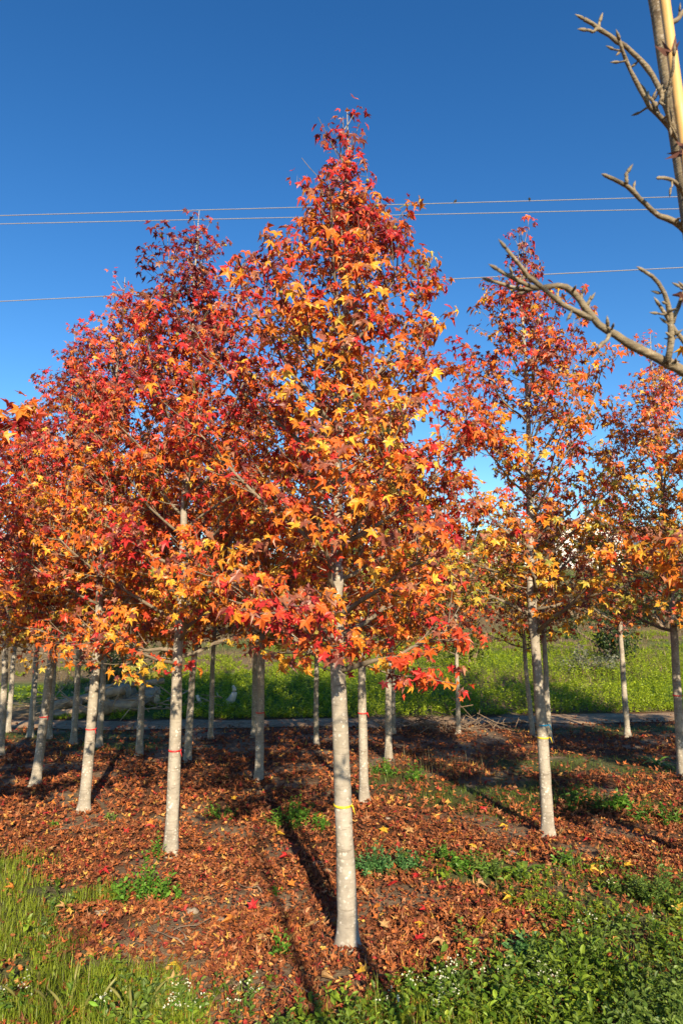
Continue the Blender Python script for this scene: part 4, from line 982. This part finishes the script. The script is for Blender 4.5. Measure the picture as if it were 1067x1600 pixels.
spec = [(560, 24, 1.6, 2.2, BR, 'brown leafless-looking thicket above the green bank'), (620, 28, 1.8, 2.2, OL, 'olive thicket above the green bank centre'), (690, 30, 1.8, 2.6, BR, 'brown thicket below the pale gable wall'),
        (770, 33, 2.0, 2.8, YG, 'yellow-green tree-like shrub below the white house'), (830, 36, 2.0, 2.4, OL, 'olive shrub against the house terrace'), (900, 32, 2.2, 3.0, BR, 'russet brown thicket below the house end'),
        (960, 34, 2.2, 3.2, OL, 'tall olive thicket past the house end'), (1030, 30, 2.2, 3.0, DG, 'dark green thicket at the hillside end'), (1090, 36, 2.6, 3.6, BR, 'broad brown thicket beyond the golden tree'),
        (500, 34, 2.0, 2.4, BR, 'tawny thicket on the middle of the slope'), (440, 30, 1.8, 2.0, OL, 'low olive thicket over the curved limbs'), (380, 27, 1.5, 1.6, BR, 'brown bramble mound behind the curved limbs'),
        (310, 32, 2.0, 2.2, OL, 'olive bramble mound behind the log heap'), (240, 38, 2.4, 2.8, DG, 'dark bushes on the skyline over the logs'), (160, 34, 2.0, 2.2, BR, 'dry brown mound on the slope over the logs'),
        (80, 40, 2.6, 2.8, OL, 'olive bushes on the skyline by the pale shed'), (0, 36, 2.4, 2.6, BR, 'dry bushes at the low end of the slope'), (730, 44, 2.2, 4.0, YG, 'pale yellow-green tree beside the white annex'),
        (-60, 44, 3, 3.4, OL, 'tall olive bushes at the low end of the slope')]
for k, (px, Y, rx, rz, c, lab) in enumerate(spec): shrub(hill(px, Y), rx, rz, 1500, .17, *c, lab, 20 + k)

# ------------------------------------------------------------------ houses on the hill
def window(root, x0, x1, z0, z1, y, mat=M_GLASS):
    w = Geo()
    for lo, hi in (((x0, y - .05, z0), (x1, y + .02, z0 + .08)), ((x0, y - .05, z1 - .08), (x1, y + .02, z1)), ((x0, y - .05, z0 + .08), (x0 + .08, y + .02, z1 - .08)), ((x1 - .08, y - .05, z0 + .08), (x1, y + .02, z1 - .08))): w.box(lo, hi)
    w.box(((x0 + x1) / 2 - .03, y - .045, z0 + .08), ((x0 + x1) / 2 + .03, y + .02, z1 - .08))
    f = link('window', w.mesh('window', M_TRIM), root)
    link('pane', Geo().box((x0 + .08, y - .02, z0 + .08), (x1 - .08, y - .008, z1 - .08)).mesh('pane', mat), f)
    link('sill', Geo().box((x0 - .1, y - .14, z0 - .09), (x1 + .1, y + .01, z0 - .002)).mesh('sill', M_WALL), f)
def gable(root, x0, x1, y0, y1, z0, ze, zr, wall, ridge='x', over=.45, tile=True):
    g_ = Geo(); xm, ym = (x0 + x1) / 2, (y0 + y1) / 2
    if ridge == 'x':
        V = [(x0, y0, z0), (x1, y0, z0), (x1, y1, z0), (x0, y1, z0), (x0, y0, ze), (x1, y0, ze), (x1, y1, ze), (x0, y1, ze), (x0, ym, zr), (x1, ym, zr)]
        T = [(0, 1, 5), (0, 5, 4), (2, 3, 7), (2, 7, 6), (1, 2, 6), (1, 6, 5), (3, 0, 4), (3, 4, 7), (4, 8, 7), (5, 6, 9)]
        sl = [((x0 - over, y0 - over, ze - over * (zr - ze) / (ym - y0)), (x1 + over, ym, zr), 0), ((x0 - over, y1 + over, ze - over * (zr - ze) / (ym - y0)), (x1 + over, ym, zr), 0)]
    else:
        V = [(x0, y0, z0), (x1, y0, z0), (x1, y1, z0), (x0, y1, z0), (x0, y0, ze), (x1, y0, ze), (x1, y1, ze), (x0, y1, ze), (xm, y0, zr), (xm, y1, zr)]
        T = [(0, 1, 5), (0, 5, 4), (2, 3, 7), (2, 7, 6), (1, 2, 6), (1, 6, 5), (3, 0, 4), (3, 4, 7), (4, 5, 8), (6, 7, 9)]
        sl = [((x0 - over, y0 - over, ze - over * (zr - ze) / (xm - x0)), (xm, y1 + over, zr), 1), ((x1 + over, y0 - over, ze - over * (zr - ze) / (xm - x0)), (xm, y1 + over, zr), 1)]
    g_.add(V, T); link('wall', g_.mesh('wall', wall), root)
    for a, b, m in sl:
        r = Geo(); n = 26; th = .14
        # corrugated slope: rows of half-round tiles running down the fall line
        u = np.linspace(0, 1, n * 4 + 1); wav = .05 * np.abs(np.sin(u * n * np.pi)) + .03
        if m == 0: lo = np.stack([a[0] + (b[0] - a[0]) * u, np.full_like(u, a[1]), a[2] + wav], -1); hi_ = np.stack([a[0] + (b[0] - a[0]) * u, np.full_like(u, b[1]), b[2] + wav], -1)
        else: lo = np.stack([np.full_like(u, a[0]), a[1] + (b[1] - a[1]) * u, a[2] + wav], -1); hi_ = np.stack([np.full_like(u, b[0]), a[1] + (b[1] - a[1]) * u, b[2] + wav], -1)
        lo2 = lo.copy(); lo2[:, 2] = a[2] - th; hi2 = hi_.copy(); hi2[:, 2] = b[2] - th; q = len(u); V = np.vstack([lo, hi_, lo2, hi2]); i_ = np.arange(q - 1); T = []
        for s0, s1 in ((0, q), (2 * q, 0), (3 * q, 2 * q)): T += [np.stack([s0 + i_, s0 + i_ + 1, s1 + i_ + 1], -1), np.stack([s0 + i_, s1 + i_ + 1, s1 + i_], -1)]
        T.append(np.array([(0, q, 3 * q), (0, 3 * q, 2 * q), (q - 1, 2 * q - 1, 4 * q - 1), (q - 1, 4 * q - 1, 3 * q - 1)]))
        r.add(V, np.vstack(T)); link('roof', r.mesh('roof', M_ROOF), root)

hx = hill(880, 56); hz = hx[2]
root = thing('house', 'white house with red tiled roof and bright gable on the hill', 'house', (hx[0], 56, hz - .5))
top = at_depth(905, 797, 56)[2] - (hz - .5)
gable(root, -.3, 5.0, 0, 7, 0, top - 1.9, top - .3, M_WALL, 'y', .5)
gable(root, -5.6, -.3, 1.2, 6.5, 0, top - 2.6, top - 1.2, M_STONE, 'x', .5)
for x in (-4.9, -3.2, -1.6): window(root, x, x + 1.0, top - 4.3, top - 3.1, 1.2)
window(root, 1.2, 2.2, top - 3.6, top - 2.4, 0); window(root, 3.2, 4.2, top - 3.6, top - 2.4, 0)
p_ = Geo().box((-5.8, -.9, 0), (-.5, 1.19, top - 5.0)); link('terrace', p_.mesh('terrace', M_STONE), root)
for x in (-5.6, -3.9, -2.2, -.8): link('post', Geo().box((x, -.8, top - 5.0), (x + .14, -.66, top - 2.75)).mesh('post', M_WALL), root)
hx = hill(722, 60); hz = hx[2]; root = thing('house', 'small white annex with plain bright wall beside the yellow-green tree', 'house', (hx[0], 60, hz - .5))
top = at_depth(720, 838, 60)[2] - (hz - .5)
gable(root, -2.2, 2.6, 0, 5, 0, top - 1.0, top, M_WALL, 'x', .35); window(root, -.4, .5, top - 2.8, top - 1.8, 0)
hx = hill(1085, 66); hz = hx[2]; root = thing('house', 'far house with low red roof beyond the sparse golden tree', 'house', (hx[0], 66, hz - .5))
top = at_depth(1060, 815, 66)[2] - (hz - .5); gable(root, -5, 5, 0, 7, 0, top - 1.4, top, M_WALL, 'x', .5); window(root, -3.6, -2.6, top - 3, top - 1.9, 0); window(root, -1.2, -.2, top - 3, top - 1.9, 0)
hx = hill(60, 62); hz = hx[2]; root = thing('house', 'pale shed on the skyline behind the russet trees', 'house', (hx[0], 62, hz - .5))
gable(root, -5, 4, 0, 6, 0, 3.6, 4.8, M_WALL, 'x', .4); window(root, -2, -1, 1.6, 2.8, 0)

# ------------------------------------------------------------------ overhead wires and the birds on one
def wire(a, b, H, label):
    def hit(px, py): d = ray(px, py); t_ = (H - CAMH) / d[2]; return np.array([d[0] * t_, d[1] * t_, H])
    p, q = hit(*a), hit(*b); d = unit(q - p); s = np.linspace(-45, np.linalg.norm(q - p) + 45, 40)[:, None]; P = p + d * s
    o = P[0].copy(); link('overhead_wire', Geo().tube(P - o, .012, 6, cap=True).mesh('overhead_wire', M_WIRE, True), None, o, label=label, category='wire', group='overhead wires')
    return hit
h1 = wire((0, 337), (1040, 308), 14, 'uppermost pale wire across the sky, two birds perched on it')
wire((0, 350), (1030, 327), 13.75, 'pale wire just below the one with the birds')
wire((0, 471), (1067, 418), 10.6, 'lowest pale wire, running behind the tree tops')
def bird(px, py, az, label):
    p = h1(px, py); c, s = math.cos(az), math.sin(az)
    prof = [(-.115, -.045, .004), (-.075, -.02, .011), (-.045, .0, .026), (-.01, .035, .040), (.025, .065, .036), (.045, .09, .024), (.058, .108, .025), (.072, .115, .018), (.082, .115, .007), (.098, .112, .001)]
    b = Geo().tube([[c * x, s * x, z + .05] for x, z, _ in prof], [r for *_, r in prof], 8)
    for e in (-.012, .012): b.tube([[-s * e, c * e, .06], [-s * e, c * e, .018]], [.004, .003], 4)
    link('bird', b.mesh('bird', M_BIRD, True), None, p, label=label, category='bird', group='birds on the wire')
bird(711, 319, .9, 'small dark bird leaning forward on the uppermost wire, near the tall crown'); bird(827, 315.5, 1.4, 'small dark bird sitting upright on the uppermost wire')
